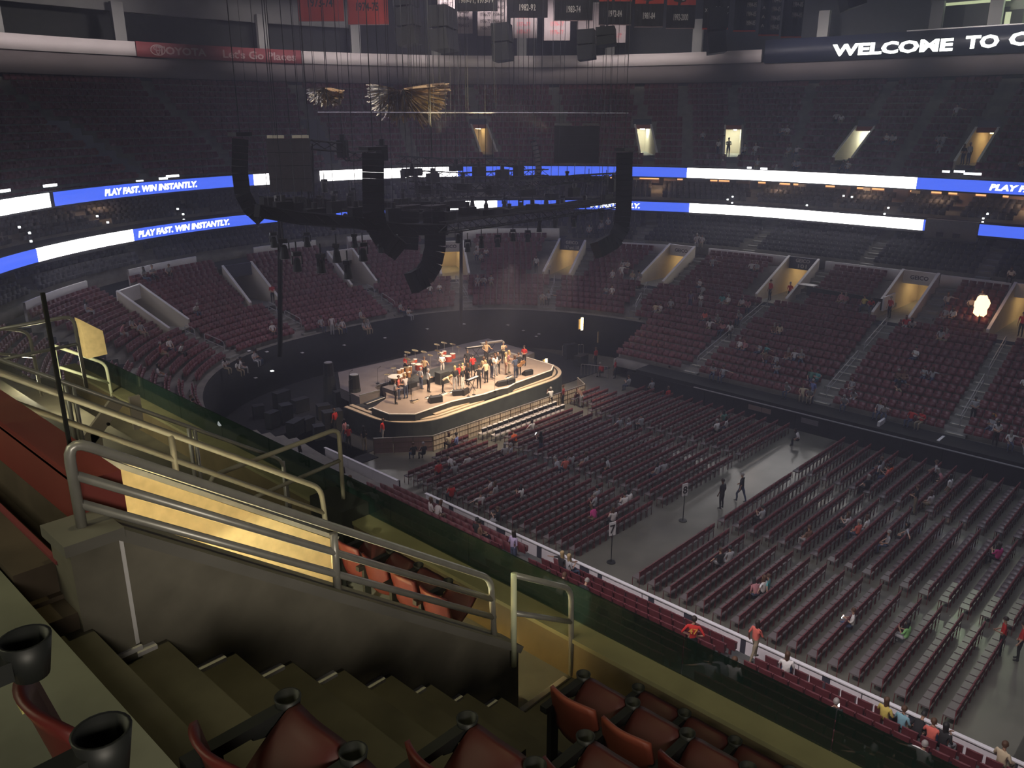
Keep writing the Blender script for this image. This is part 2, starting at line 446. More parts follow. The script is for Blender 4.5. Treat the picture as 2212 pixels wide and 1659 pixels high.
SUITE = [(20.4+.85*i, 21.25+.85*i, 12.65+.3*i, i) for i in range(5)]
tier('floor_8', SUITE, -8, 92, [], set(), M['concrete'], None)
# side cheek where the lower bowl is cut for the stage
def cheek(t, k1):
    mb = MB(); pts = []
    for s0, s1, z, k in low_rows(0, k1): pts += [(s0, z), (s1, z)]
    a = ring(0, t)[0]
    P = [ring(s_, t)[0] for s_, z in pts]
    vs = [(p.x, p.y, z) for p, (s_, z) in zip(P, pts)]+[(P[-1].x, P[-1].y, 0), (a.x, a.y, 0)]
    mb.add(vs, [tuple(range(len(vs)))]); return struct(mb.build('wall_side', M['concrete']))
cheek(36.5, 6); cheek(86, 6)
mb = MB(); mb.box((53.98, 14.2, 1.36), (1.9, 44.4, .32)); struct(mb.build('trim_front_cover', M['black']))
# walls of the bowl
def wall(name, s_, z0, z1, a, b, m, th=.2, step=1.0):
    return struct(sweep([(s_, z0), (s_, z1), (s_+th, z1), (s_+th, z0)], frange(a, b, step), name, m, close=True))
wall('wall_curtain', 4.95, 0, 3.62, 36.5, 86, M['black'])
wall('wall_suite_back', 24.8, 12.6, 15.0, -8, 92, M['dark_int'])
wall('wall_club_back', 22.9, 10.5, 11.9, -8, 92, M['dark_int'])
wall('wall_upper_back', 38, 24, 38, -8, 110, M['black'], step=2)
wall('wall_upper_rear', 33.9, 23.5, 24.9, -8, 100, M['dark_int'], step=2)
struct(sweep([(20.0, 11.55), (20.0, 12.7), (25, 12.7), (25, 11.55)], frange(-8, 92, 1), 'ceiling_club', M['dark_int'], close=True))
struct(sweep([(20.0, 14.95), (20.0, 16.05), (20.4, 16.05), (20.4, 15.2), (26, 15.2), (26, 14.95)], frange(-8, 92, 1), 'ceiling_suites', M['dark_int'], close=True))
# low cream walls behind the lower seats, broken at the tunnels and stairways
def cream_wall(s_, z0, z1, a, b):
    wall('wall_cream', s_, z0, z1, a, b, M['white'], .22, .8)
for a, b in ((5.5, 11.8), (15.0, 20.0), (23.0, 29.4), (32.8, 36.9), (39.3, 43.6)): cream_wall(16.3, 7.9, 8.86, a, b)
for a, b in ((46.4, 52.4), (55.5, 59.4), (61.2, 64.4), (67.6, 71.6), (74.2, 78.5), (82, 88)): cream_wall(18.1, 8.7, 9.92, a, b)
# top fascia ring
T_LED = t_at_px(32, 27, 1641)
wall('trim_white_fascia', 32.0, 26.2, 27.45, T_LED, 100, M['fascia_white'], .5)
wall('trim_grey_fascia', 32.35, 24.35, 26.2, -8, 100, M['fascia_grey'], .5)
struct(sweep([(32.5, 26.9), (38, 26.9)], frange(-8, 100, 2), 'floor_press_level', M['dark_int']))
wall('trim_upper_beam', 35.0, 30.9, 33.4, -8, 30, M['duct'], .8, 2)
wall('trim_upper_beam', 35.0, 30.3, 33.4, 56, 100, M['duct'], .8, 2)
def pier(t, s_, wd, z0, z1, m, name='column'):
    p, n = ring(s_, t); mb = MB(); mb.box((p.x, p.y, (z0+z1)/2), (.5, wd, z1-z0), math.atan2(n.y, n.x)); return struct(mb.build(name, m))
for t in (8, 13, 18, 24, 29, 34.5, 39, 43, 47.5, 52, 56, 60, 63.8, 67.3, 71, 75, 80): pier(t, 34.2, 1.1, 26.9, 31, M['duct'])
# suite columns between the two ribbon boards
for t in [2, 6.5, 11.2, 15.8, 17.3, 21.2, 26.5, 31.8, 36.6, 40.2, 57.5, 62, 66.7, 70.5, 74.5, 79]: pier(t, 24.0, 1.3, 12.6, 15.1, M['column'])
for t in [5, 9.5, 25.3, 29.5, 34.0, 42, 68.3, 76]: pier(t, 24.0, .6, 12.6, 15.1, M['cream'])

# ------------------------------------------------------------------ entrance tunnels (vomitories)
def vomitory(t, s0, s1, zf, wid, rise0, rise1, sign_h, upper, side_m, label, lit=True, end_m=None, lettering=None):
    c, n = ring(s0, t); c2, _ = ring(s1, t); ax = (c2-c); L = ax.length; ax.normalize(); sd = Vector((-ax.y, ax.x, 0))
    root = thing('entrance_tunnel', label, 'entrance', (c.x, c.y, zf), 0, 'upper stand entrances' if upper else 'lower stand entrances')
    def P(a, b, z): return ax*a+sd*b+Vector((0, 0, z))
    h = wid/2; th = .2
    for sg in (1, -1):
        mb = MB(); o = sg*h; i_ = sg*(h-th)
        vs = [P(0, o, -.4), P(L, o, -.4), P(L, o, rise1), P(0, o, rise0), P(0, i_, -.4), P(L, i_, -.4), P(L, i_, rise1), P(0, i_, rise0)]
        mb.add(vs, [(0, 1, 2, 3), (7, 6, 5, 4), (3, 2, 6, 7), (0, 3, 7, 4), (1, 5, 6, 2), (0, 4, 5, 1)])
        mb.build('side_wall', side_m, root)
        mb = MB(); mb.add([P(0, o, rise0), P(L, o, rise1), P(L, i_, rise1), P(0, i_, rise0), P(0, o, rise0+.07), P(L, o, rise1+.07), P(L, i_, rise1+.07), P(0, i_, rise0+.07)],
            [(4, 5, 6, 7), (0, 1, 5, 4), (3, 7, 6, 2), (0, 4, 7, 3), (1, 2, 6, 5)]); mb.build('coping', M['white'], root)
    mb = MB(); mb.add([P(0, -h, 0), P(L+4, -h, 0), P(L+4, h, 0), P(0, h, 0)], [(0, 1, 2, 3)]); mb.build('tunnel_floor', M['step'], root)
    hi = h-th; zd = rise1-sign_h
    mb = MB()     # corridor behind the doorway
    mb.add([P(L, -hi, 0), P(L+4, -hi, 0), P(L+4, -hi, zd), P(L, -hi, zd)], [(0, 1, 2, 3)])
    mb.add([P(L, hi, 0), P(L+4, hi, 0), P(L+4, hi, zd), P(L, hi, zd)], [(3, 2, 1, 0)])
    mb.add([P(L+4, -hi, 0), P(L+4, hi, 0), P(L+4, hi, zd), P(L+4, -hi, zd)], [(0, 1, 2, 3)])
    mb.add([P(L, -hi, zd), P(L+4, -hi, zd), P(L+4, hi, zd), P(L, hi, zd)], [(0, 1, 2, 3)])
    mb.build('corridor', M['cream'], root)
    mb = MB(); q = P(L, 0, rise1-sign_h/2); mb.box(q, (.22, wid-th, sign_h), math.atan2(ax.y, ax.x))
    mb.build('sign', end_m, root)
    if lit:
        mb = MB(); mb.box(P(L+2.0, -.2, zd-.06), (2.4, .25, .08), math.atan2(ax.y, ax.x)); mb.build('ceiling_lamp', lit, root)
    if lettering:
        for txt, hh, dz, wdt in lettering:
            flat_text(txt, hh, P(L-.14, 0, rise1-sign_h/2+dz), sd*-1 if True else sd, root, M['print_white'] if not upper else M['lettering_dull'], width=wdt)
    return root
LN = {13.3: ('GEICO', '103'), 21.4: ('GEICO', '102'), 31.2: ('GEICO', '101'), 38.3: ('GEICO', '124'), 45.2: ('GEICO', '117 and 118'), 53.4: ('GEICO', '119'), 60.4: ('GEICO', '120'), 65.8: None, 72.7: ('GEICO', '121')}
names = {3.4: 'lower stand entrance beyond the right end of the view', 13.3: 'lower stand entrance with red usher at the right edge of the picture', 21.4: 'cream-sided lower stand entrance with orange glow in its doorway',
 31.2: 'cream-sided lower stand entrance with two red-shirted ushers and blue sign', 38.3: 'slanting cream-sided lower stand entrance right of the frontally seen bright one',
 45.2: 'brightly lit lower stand entrance seen square on, dark blue sign above', 53.4: 'warm lit lower stand entrance just right of the curved black speaker array',
 60.4: 'long grey-sided entrance in the end stand under the hanging spotlights', 65.8: 'entrance with dark header and ochre inside wall, left of the black pole',
 72.7: 'pale lower stand entrance furthest left with two step lights', 80.5: 'lower stand entrance hidden behind the near railings'}
for t in LOW_V:
    if t in (80.5, 3.4): continue
    warm = M['tube'] if t not in (60.4, 65.8, 72.7) else None
    ln = LN.get(t)
    lt = [(ln[0], .32, .26, 1.3), (ln[1], .34, -.22, 1.5 if len(ln[1]) > 4 else .8)] if ln else None
    vomitory(t, 10.3, 15.9, 5.85, VW, .55, 3.15, 1.05, False, M['cream'], names[t], warm, M['sign_blue'] if t in (45.2, 31.2, 65.8) else M['white'], lt if t in (45.2, 31.2) else None)
    if t in (21.4, 38.3, 53.4) and ln:
        r = [o for o in col.objects if o.name.startswith('entrance_tunnel')][-1]
        c, n = ring(10.3, t); c2, _ = ring(15.9, t); ax = (c2-c); L = ax.length; ax.normalize(); sd = Vector((-ax.y, ax.x, 0))
        flat_text(ln[0], .34, ax*(L-.14)+Vector((0, 0, 3.15-.5)), sd*-1, r, M['sign_blue'], width=1.4)
unames = {11.5: 'upper stand entrance beyond the right edge', 21.4: 'upper stand entrance with two dark figures against yellow light', 31.8: 'upper stand entrance filled with bright white light',
 37.2: 'upper stand entrance with people beside its pale doorway', 41.5: 'upper stand entrance with white strip lamp, right of the hanging rig', 50.3: 'upper stand entrance with red header and two yellow lit jambs', 59.0: 'unlit upper stand entrance behind the gold foil', 68.0: 'unlit upper stand entrance in the dark left corner'}
for t in UP_V:
    if t in (11.5, 59.0, 68.0): continue
    lamp = {31.8: M['tube_white'], 37.2: M['tube_white'], 41.5: M['tube_white']}.get(t, M['tube'])
    vomitory(t, 23.12, 27.6, 16.95, 1.95, .3, 2.95, .42, True, M['cream'], unames[t], lamp, M['red'], None)
# front wall under the upper entrances
def usher_panel(): pass

# ------------------------------------------------------------------ stairways in the far stands, with centre handrails
def stairway(t0, t1, k0, k1, label, rail=True, w=1.25, group='stairways of the lower stand'):
    """half steps between the rows from station t0 (row k0) to t1 (row k1)"""
    mb = MB(); n = k1-k0
    for k in range(k0, k1):
        t = t0+(t1-t0)*(k-k0)/max(1, n-1)
        c, nn = ring(.85*k+.64, t); z = 1.5+.357*k
        mb.box((c.x, c.y, z+.085), (.42, w, .19), math.atan2(nn.y, nn.x))
    o = mb.build('stairway', M['step']); tag(o, label, 'stairs', group)
    if rail and k0 == 0:
        mb = MB()
        for k in range(0, 7):
            t = t0+(t1-t0)*(k-k0)/max(1, n-1); c, nn = ring(.85*k+.46, t); mb.box((c.x, c.y, 1.5+.357*k+.19), (.07, w*.75, .03), math.atan2(nn.y, nn.x))
        q = mb.build('nosing_or_glint', M['edge'], o); q['kind'] = 'stuff'  # pale strips stand in for light glinting on the lowest steps
    if rail:
        ra = thing('handrail', 'pipe handrail down the %s stairway from the right edge of the far lower stand' % label.split(', ')[1].split(' ')[0], 'railing', (0, 0, 0), 0, 'handrails of the lower stand')
        m = n//2
        for a, b in ((k0+1, k0+m), (k0+m+1, k1-1)):
            def Q(k, h):
                t = t0+(t1-t0)*(k-k0)/max(1, n-1); c, _ = ring(.85*k+.4, t); return Vector((c.x, c.y, 1.5+.357*k+h))
            if b <= a: continue
            mb = MB(); mb.tube(bent([Q(a, .0), Q(a, .95), Q(b, .95), Q(b, 0)], .2, 3), .03, 5); mb.tube([Q(a, .5), Q(b, .5)], .025, 5)
            mb.build('rail', M['handrail'], ra)
LA = [('second', 13.2, 13.3), ('third', 22.0, 21.4), ('fourth', 32.6, 31.2), ('fifth', 37.6, 38.3), ('sixth', 44.6, 45.2), ('seventh', 52.2, 53.4), ('eighth', 58.9, 60.4), ('ninth', 64.6, 65.8), ('tenth', 71.9, 72.7)]
for nm, a, b in LA:
    k0 = 0 if a < 36 else 6
    stairway(a, b, k0, 12, 'Grey concrete stairway of the far lower stand, %s from the right edge, below its entrance' % nm)
    for side in (-1, 1):
        if b in (45.2, 21.4, 38.3, 31.2) and side == -1:
            tt = b-tw(14, b, VW/2+.7)
            stairway(tt, tt, 12, 18, 'Short grey steps beside the %s entrance from the right in the far lower stand' % nm, rail=False, w=1.0, group='short stairs beside entrances')
for nm, t in (('first', 17.2), ('second', 26.2), ('third', 35.0), ('fourth', 41.3)):
    mb = MB()
    for s0, s1, z, k in CLUB[:6]:
        c, nn = ring(s0+.6, t); mb.box((c.x, c.y, z+.09), (.4, 1.1, .18), math.atan2(nn.y, nn.x))
    tag(mb.build('stairway', M['step']), 'Pale steps through the dark club seats, %s from the right edge' % nm, 'stairs', 'club seat stairways')

# added area lights that brighten the top fascia and the banners
def wash(a, za, b, zb, L, e, colr, spread):
    d = Vector((b.x, b.y, zb))-Vector((a.x, a.y, za)); l = D.lights.new('added_wash', 'AREA'); l.shape = 'RECTANGLE'; l.size = L; l.size_y = .5; l.energy = e; l.color = colr; l.spread = math.radians(spread)
    o = D.objects.new('added_wash', l); col.objects.link(o); o.location = (a.x, a.y, za); o.rotation_euler = d.to_track_quat('-Z', 'Y').to_euler()
for t, L in ((18, 20), (34, 14), (42, 16), (50, 18), (58, 18), (66, 18), (75, 18)):
    wash(ring(9, t)[0], 31.8, ring(32, t)[0], 28.4, L, 210, (1, .90, .93), 22)
wash(Vector((18, 16, 0)), 31, Vector((52, 48, 0)), 30.5, 10, 420, (1, .92, .88), 42)

# warm lamps inside the suites between the ribbon boards
for t in (4, 10, 16.5, 23, 29, 35, 41, 70, 77): 
    p = ring(22.4, t)[0]; point('suite_light', (p.x, p.y, 14.6), 55, (1.0, .62, .36), .2)
# ================================================================== seats of the stands
def simple_seat_arrays(w=.47):
    """far seat: back and tipped-up pan, 16 verts, faces the -n direction (local -x)"""
    V = []; F = []
    def bx(x0, x1, z0, z1, lean=0.0):
        b = len(V)
        for z, l in ((z0, 0), (z1, lean)):
            for x, y in ((x0+l, -w/2), (x1+l, -w/2), (x1+l, w/2), (x0+l, w/2)): V.append((x, y, z))
        F.extend([(b+4, b+5, b+6, b+7), (b, b+1, b+5, b+4), (b+1, b+2, b+6, b+5), (b+2, b+3, b+7, b+6), (b+3, b, b+4, b+7)])
    bx(.10, .16, .34, .84, .07); bx(-.06, .06, .40, .66, -.02)
    return np.array(V), np.array(F)
SV, SF = simple_seat_arrays()
def seat_mass(name, placements, m, label, cat='seats', group=None):
    V = []; F = []; o = 0; n = len(SV)
    A = np.array(placements); ca, sa = np.cos(A[:, 3]), np.sin(A[:, 3])
    X = SV[None, :, 0]*ca[:, None]-SV[None, :, 1]*sa[:, None]+A[:, 0:1]
    Y = SV[None, :, 0]*sa[:, None]+SV[None, :, 1]*ca[:, None]+A[:, 1:2]
    Z = SV[None, :, 2]+A[:, 2:3]
    V = np.stack([X, Y, Z], -1).reshape(-1, 3); F = (SF[None]+(np.arange(len(A))*n)[:, None, None]).reshape(-1, 4)
    o = link(name, np_mesh(name, V, F, [m])); tag(o, label, cat, group, 'stuff'); return o
def row_places(s_, z, a, b, gaps, pitch=.56):
    """seat positions on a ring between stations a and b leaving the gaps (centre, half width m) free"""
    R = Ring(s_); d = R.d(a); e = R.d(b); out = []
    G = [(R.d(t)-h, R.d(t)+h) for t, h in gaps]
    while d < e:
        if not any(p < d < q for p, q in G):
            p = R.pos(d); n = R.nrm(d); out.append((p.x, p.y, z, math.atan2(n.y, n.x)))
        d += pitch
    return out
P_low = []
for s0, s1, z, k in low_rows(0, 21):
    a_end = 36.3 if k < 6 else (45.8 if k >= 19 else 86)
    gaps = []
    f = min(1, max(0, k/12))
    for (nm, a, b) in LA:
        t = a+(b-a)*f
        gaps.append((t, .68) if k < 12 else (b, VW/2+(1.35 if b in (45.2, 21.4, 38.3, 31.2, 53.4) else .3)))
    gaps.append((3.4, .7 if k < 12 else 2)); gaps.append((79.8, .7 if k < 12 else 1.7))
    if k < 19: P_low += row_places(s0+.45, z, -6, a_end, gaps)
    else: P_low += row_places(s0+.45, z, 46.2, 86, gaps)
P_up = []
for s0, s1, z, i in UPR:
    gaps = [(t, 1.2 if 3 <= i <= 8 else .62) for t in UP_V]+[(t, .62) for t in (16.5, 26.6, 34.5, 39.4, 45.8, 54.5, 63.5)]
    if True: P_up += row_places(s0+.5, z, -6, 84, gaps)
seat_mass('stadium_seats', P_low+P_up, M['seat'], 'rows of empty maroon tip-up seats filling the far stands')
P_cl = []
for s0, s1, z, i in CLUB: P_cl += row_places(s0+.45, z, -6, 45.6, [(t, .7) for t in (8.2, 17.2, 26.2, 35.0, 41.3)])
for s0, s1, z, i in CLUBE: P_cl += row_places(s0+.45, z, 46.2, 90, [(t, .7) for t in (50, 56.5, 63, 70, 77)])
for s0, s1, z, i in SUITE[:4]: P_cl += row_places(s0+.5, z, -6, 90, [(t, .5) for t in range(-4, 90, 5)])
seat_mass('club_seats', P_cl, M['club'], 'rows of dark upholstered club and suite seats behind the cream walls')

# the near lower stand: single seats
def low_seat_mesh():
    mb = MB(); w = .46
    for i in range(4):   # slightly curved back in four strips
        y0, y1 = -w/2+w*i/4, -w/2+w*(i+1)/4; c0, c1 = abs(i-2)*.012, abs(i-1)*.012
        mb.add([(.10-c0, y0, .36), (.10-c1, y1, .36), (.18-c1, y1, .84), (.18-c0, y0, .84), (.15-c0, y0, .36), (.15-c1, y1, .36), (.23-c1, y1, .84), (.23-c0, y0, .84)],
            [(0, 3, 2, 1), (4, 5, 6, 7), (3, 7, 6, 2), (0, 1, 5, 4)]+([(0, 4, 7, 3)] if i == 0 else [])+([(1, 2, 6, 5)] if i == 3 else []))
    mb.box((-.02, 0, .52), (.10, w-.04, .30)); mb.box((.04, 0, .2), (.10, .08, .4)); return mb.mesh('stadium_seat', M['seat'])
LSM = low_seat_mesh()
near_rows = []
for s0, s1, z, k in low_rows(0, 10):
    for (x, y, zz, a) in row_places(s0+.45, z, 93, 127, [(t, .65) for t in (93.4, 104.2, 114.6)]):
        q = px((x, y, zz+.6)); g = Vector((x, y, zz+.6-H)); sl = -(g.z)/max(.1, g.x)
        if -40 < q[0] < 2260 and -20 < q[1] < 1700 and g.z/g.x > -.875: near_rows.append((g.length, k, x, y, zz, a))
near_rows.sort()
cnt = {}
pick = near_rows[:268]
byrow = {}
for r in pick: byrow.setdefault(r[1], []).append(r)
for k, L in byrow.items():
    L.sort(key=lambda r: -r[3])
    for i, (dist, k_, x, y, zz, a) in enumerate(L):
        o = link('stadium_seat', LSM); o.location = (x, y, zz); o.rotation_euler = (0, 0, a)
        tag(o, 'maroon near lower stand seat, %s row from the boards, %s from the stage' % (nth(k), nth(i)), 'seat', 'seats of the near lower stand')
rest = [(x, y, zz, a) for d_, k, x, y, zz, a in near_rows[268:]]
if rest: seat_mass('stadium_seats', rest, M['seat'], 'further rows of empty maroon seats in the near lower stand by the stage')

# ------------------------------------------------------------------ chairs on the arena floor
def floor_chair_mesh(back_m, pad_m, name, cap=False):
    mb = MB(); w = .46
    for x in (-w/2+.02, w/2-.02):
        mb.box((x, -.20, .42), (.025, .025, .84)); mb.box((x, .18, .22), (.025, .025, .44))
    mb.box((0, -.21, .745), (w, .05, .25)); mb.box((0, -.01, .455), (w-.02, .42, .06), mi=1)
    if cap: mb.box((0, -.17, .885), (w-.06, .16, .035), mi=1)  # pale bar standing in for light caught along the chair tops
    return mb.mesh(name, [back_m, pad_m])
FC = floor_chair_mesh(M['chair_back'], M['chair_seat'], 'floor_chair')
FCW = floor_chair_mesh(M['black'], M['chair_white'], 'floor_chair', True)
BL = [(28.55, 35.2, 'near'), (36.3, 44.1, 'middle'), (45.1, 51.6, 'far')]
chairs = []
Y = 37.35; r = 0
rowsY = []
while Y > 22.2: rowsY.append((Y, 'front')); Y -= .85
Y = 19.05
while Y > -9: rowsY.append((Y, 'rear')); Y -= .85
for r, (Y, zone) in enumerate(rowsY):
    for bi, (x0, x1, nm) in enumerate(BL):
        if zone == 'rear' and bi == 0 and Y < 5.3: continue
        if zone == 'front' and r < 2 and bi == 0:  x0 = 33.6 if r == 0 else 31.5
        if zone == 'front' and bi == 1 and r < 3: x0 = (36.4, 36.8, 37.2)[r]
        if zone == 'front' and bi == 2 and r < 3: x0, x1 = 46.2, 49.5
        x = x0; i = 0
        while x < x1-.2:
            chairs.append((r, bi, i, x+.24, Y, zone)); x += .52; i += 1
occupied = set()
SEATMASS_CHAIRS = []
vis = []
for c in chairs:
    g = Vector((c[3], c[4], .5-H)); q = px((c[3], c[4], .5))
    if -10 < q[0] < 2225 and q[1] < 1665: vis.append((g.length, c))
vis.sort(key=lambda v: v[0])
white = [v for v in vis if v[1][1] == 1 and v[1][0] < 2 and v[1][3] < 45]
solo = [v for v in vis if v not in white][:262]+white[:34]
ss = set(id(v[1]) for v in solo)
nm_b = {0: 'nearest block', 1: 'middle block', 2: 'far block'}
for d_, (r, bi, i, x, Y, zone) in solo:
    o = link('floor_chair', FCW if (bi == 1 and r < 2) else FC); o.location = (x, Y, 0); o.rotation_euler = (0, 0, random.uniform(-.03, .03))
    lab = ('white-padded chair at the barricade, %s row, %s from its near end' % (nth(r), nth(i))) if (bi == 1 and r < 2) else \
        ('maroon floor chair, %s, %s row from the stage, %s from its near end' % (nm_b[bi], nth(r), nth(i)))
    tag(o, lab, 'chair', 'chairs on the arena floor')
V = []; F = []; MI = []
fv = np.array([v.co[:] for v in FC.vertices]); ff = [tuple(p.vertices) for p in FC.polygons]; fm = [p.material_index for p in FC.polygons]
rest = [c for c in chairs if id(c) not in ss]
rest = [c for d_, c in vis if id(c) not in ss]
A = np.array([(c[3], c[4]) for c in rest]); n = len(fv)
VV = (fv[None]+np.concatenate([A, np.zeros((len(A), 1))], 1)[:, None, :]).reshape(-1, 3)
FF = (np.array(ff)[None]+(np.arange(len(A))*n)[:, None, None]).reshape(-1, 4)
o = link('floor_chairs', np_mesh('floor_chairs', VV, FF, [M['chair_back'], M['chair_seat']], np.tile(fm, len(A))))
tag(o, 'many further maroon folding chairs in rows across the arena floor', 'chairs', None, 'stuff')
# ================================================================== the near upper stand around the camera
def Z(r): return H+r
# stairs beside the tunnel wall (19 steps down towards the ledge)
STEPS = [(-.81, -.38, -1.58), (-.38, .05, -1.90), (.05, .48, -2.22), (.48, .91, -2.54), (.91, 1.34, -2.86), (1.34, 1.77, -3.18), (1.77, 2.20, -3.50), (2.20, 2.62, -3.80), (2.62, 3.05, -4.10), (3.05, 3.50, -4.40),
         (3.50, 3.92, -4.73), (3.92, 4.35, -5.07), (4.35, 4.80, -5.38), (4.80, 5.86, -5.72)]
st = thing('aisle_stairs', 'concrete aisle steps descending beside the railed grey wall to the front ledge', 'stairs', (1.3, 4.1, Z(-3.5)))
def rel(o, root):
    o.matrix_parent_inverse = root.matrix_world.inverted() if False else Matrix.Translation(-Vector(root.location)); return o
for i, (x0, x1, z) in enumerate(STEPS):
    if z > -2.3: continue
    mb = MB(); y0 = 3.0 if x0 < 3 else 3.55
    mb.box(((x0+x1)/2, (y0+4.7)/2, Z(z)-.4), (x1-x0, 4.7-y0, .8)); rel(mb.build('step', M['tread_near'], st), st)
    if z < -3.0:
        mb = MB(); mb.box(((x0+.02+x1-.10)/2, 4.672, Z(z)+.012), (x1-x0-.08, .06, .03)); rel(mb.build('edge_strip', M['white'], st), st)
# seat treads right of the aisle
ROWS = [(-1.45, -.60, -1.27), (-.60, .25, -1.90), (.25, 1.05, -2.54), (1.05, 1.98, -3.18), (1.98, 2.90, -3.80), (2.90, 3.88, -4.40), (3.88, 4.92, -5.07), (4.92, 5.86, -5.72)]
for i, (x0, x1, z) in enumerate(ROWS):
    if z > -1.4: continue
    ya = {-1.90: 1.45, -2.54: 2.1}.get(z, 3.0 if x0 < 3 else 3.55)
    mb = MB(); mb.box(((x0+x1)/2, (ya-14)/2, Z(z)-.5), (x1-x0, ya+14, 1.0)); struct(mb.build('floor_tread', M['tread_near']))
# landing behind the tunnel and the rows beyond it
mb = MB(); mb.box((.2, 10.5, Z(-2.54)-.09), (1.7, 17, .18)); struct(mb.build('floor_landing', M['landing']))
mb = MB(); mb.box((1.15, 4.83, Z(-4.35)), (.55, .28, 3.2)); struct(mb.build('wall_block', M['riser_dark']))
mb = MB(); mb.box((.2, 11, Z(-1.9)-.3), (-.1, 16, .6)); 
for (x0, x1, z) in ROWS[3:]:
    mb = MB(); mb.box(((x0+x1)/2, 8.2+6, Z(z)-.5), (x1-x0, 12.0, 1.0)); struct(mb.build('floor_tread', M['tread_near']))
# curb behind the header
mb = MB(); mb.box((1.20, 8.9, Z(-2.62)), (.26, 7.9, .20)); struct(mb.build('trim_curb', M['riser_dark']))
mb = MB(); mb.box((1.30, 6.5, Z(-2.51)), (.03, 3.2, .02)); struct(mb.build('trim_curb_line', M['red_dull']))
# concrete wall with sloping coping between stairs and tunnel
WY0, WY1 = 4.70, 4.95
def slopewall(name, y0, y1, xa, za, xb, zb, zbot, m):
    mb = MB(); mb.add([(xa, y0, zbot), (xb, y0, zbot), (xb, y0, zb), (xa, y0, za), (xa, y1, zbot), (xb, y1, zbot), (xb, y1, zb), (xa, y1, za)],
        [(0, 1, 2, 3), (5, 4, 7, 6), (3, 2, 6, 7), (0, 3, 7, 4), (1, 5, 6, 2), (4, 5, 1, 0)]); return struct(mb.build(name, m))
slopewall('wall_tunnel_near', WY0, WY1, 1.56, Z(-2.36), 5.07, Z(-5.02), Z(-6.4), M['concrete_near'])
slopewall('trim_coping', WY0-.03, WY1+.03, 1.56, Z(-2.30), 5.09, Z(-4.97), Z(-5.0), M['concrete_near']) if False else None
mb = MB(); a, b = Vector((1.56, 4.82, Z(-2.33))), Vector((5.09, 4.82, Z(-4.99))); dv = b-a
mb.box((a+b)/2, (dv.length, .31, .07), rot=Matrix.Rotation(-math.atan2(dv.z, dv.x)*1, 3, 'Y')); struct(mb.build('trim_coping', M['concrete']))
mb = MB(); mb.box((1.43, 4.80, Z(-3.9)), (.27, .32, 3.10)); struct(mb.build('column_pier', M['concrete_near']))
mb = MB(); mb.box((1.43, 4.80, Z(-2.32)), (.33, .38, .07)); struct(mb.build('trim_pier_cap', M['concrete']))
mb = MB(); mb.box((1.585, 4.69, Z(-2.74)), (.035, .02, .78)); mb.box((1.51, 4.63, Z(-3.11)), (.17, .02, .03)); struct(mb.build('trim_sealant_strip', M['white']))
# far tunnel wall (ochre stucco) with thin capping
slopewall('wall_tunnel_far', 7.70, 7.95, -1.2, Z(-2.35), 5.07, Z(-4.95), Z(-6.4), M['yellow_wall']) if False else None
mb = MB()
xa, za, xb, zb = 1.55, Z(-2.37), 5.05, Z(-4.92)
mb.add([(-2.5, 7.7, Z(-6.4)), (xb, 7.7, Z(-6.4)), (xb, 7.7, zb), (xa, 7.7, za), (-2.5, 7.7, za), (-2.5, 7.95, Z(-6.4)), (xb, 7.95, Z(-6.4)), (xb, 7.95, zb), (xa, 7.95, za), (-2.5, 7.95, za)],
   [(0, 1, 2, 3, 4), (9, 8, 7, 6, 5), (3, 2, 7, 8), (4, 3, 8, 9), (1, 6, 7, 2), (0, 4, 9, 5), (5, 6, 1, 0)])
struct(mb.build('wall_tunnel_far', M['yellow_wall']))
a, b = Vector((xa, 7.82, za+.03)), Vector((xb+.02, 7.82, zb+.03)); dv = b-a
mb = MB(); mb.box((a+b)/2, (dv.length, .29, .05), rot=Matrix.Rotation(-math.atan2(dv.z, dv.x), 3, 'Y')); struct(mb.build('trim_tunnel_cap', M['rail']))
# tunnel floor, ceiling and bulkhead
mb = MB(); mb.box((1.5, 6.3, Z(-6.0)), (7.2, 3.2, .2)); struct(mb.build('floor_tunnel', M['step']))
mb = MB(); mb.box((-.50, 6.3, Z(-2.77)), (4.0, 2.8, .10)); struct(mb.build('ceiling_tunnel', M['riser_dark']))
mb = MB(); mb.box((1.56, 6.33, Z(-2.91)), (.12, 2.74, .98)); struct(mb.build('wall_bulkhead', M['riser_dark']))
mb = MB(); mb.box((-2.5, 6.3, Z(-4.2)), (.15, 3.0, 3.8)); struct(mb.build('wall_tunnel_end', M['yellow_wall']))
lp = thing('tunnel_light_fitting', 'ceiling strip lamp just inside the near entrance tunnel', 'lamp', (.85, 6.2, Z(-2.84)))
rel(MB().box((.85, 6.2, Z(-2.85)), (.22, 1.7, .05)).build('lamp_body', M['white'], lp), lp)
# red header sign over the tunnel mouth
hd = thing('header_sign', 'red box sign spanning the mouth of the near entrance tunnel, pink top', 'sign', (1.6, 6.33, Z(-2.4)))
mb = MB(); mb.box((1.62, 6.33, Z(-2.24)), (.26, 2.74, .32)); o = rel(mb.build('sign_box', M['red'], hd), hd)
mb = MB(); mb.box((1.50, 6.33, Z(-2.10)), (.02, 2.76, .02)); rel(mb.build('edge_trim', M['red_dull'], hd), hd)
# front parapet (ledge) of the upper stand
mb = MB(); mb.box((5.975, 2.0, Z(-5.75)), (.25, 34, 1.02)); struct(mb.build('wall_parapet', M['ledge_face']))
mb = MB(); mb.box((5.98, 2.0, Z(-5.255)), (.30, 34.1, .05)); struct(mb.build('trim_parapet_cap', M['ledge']))
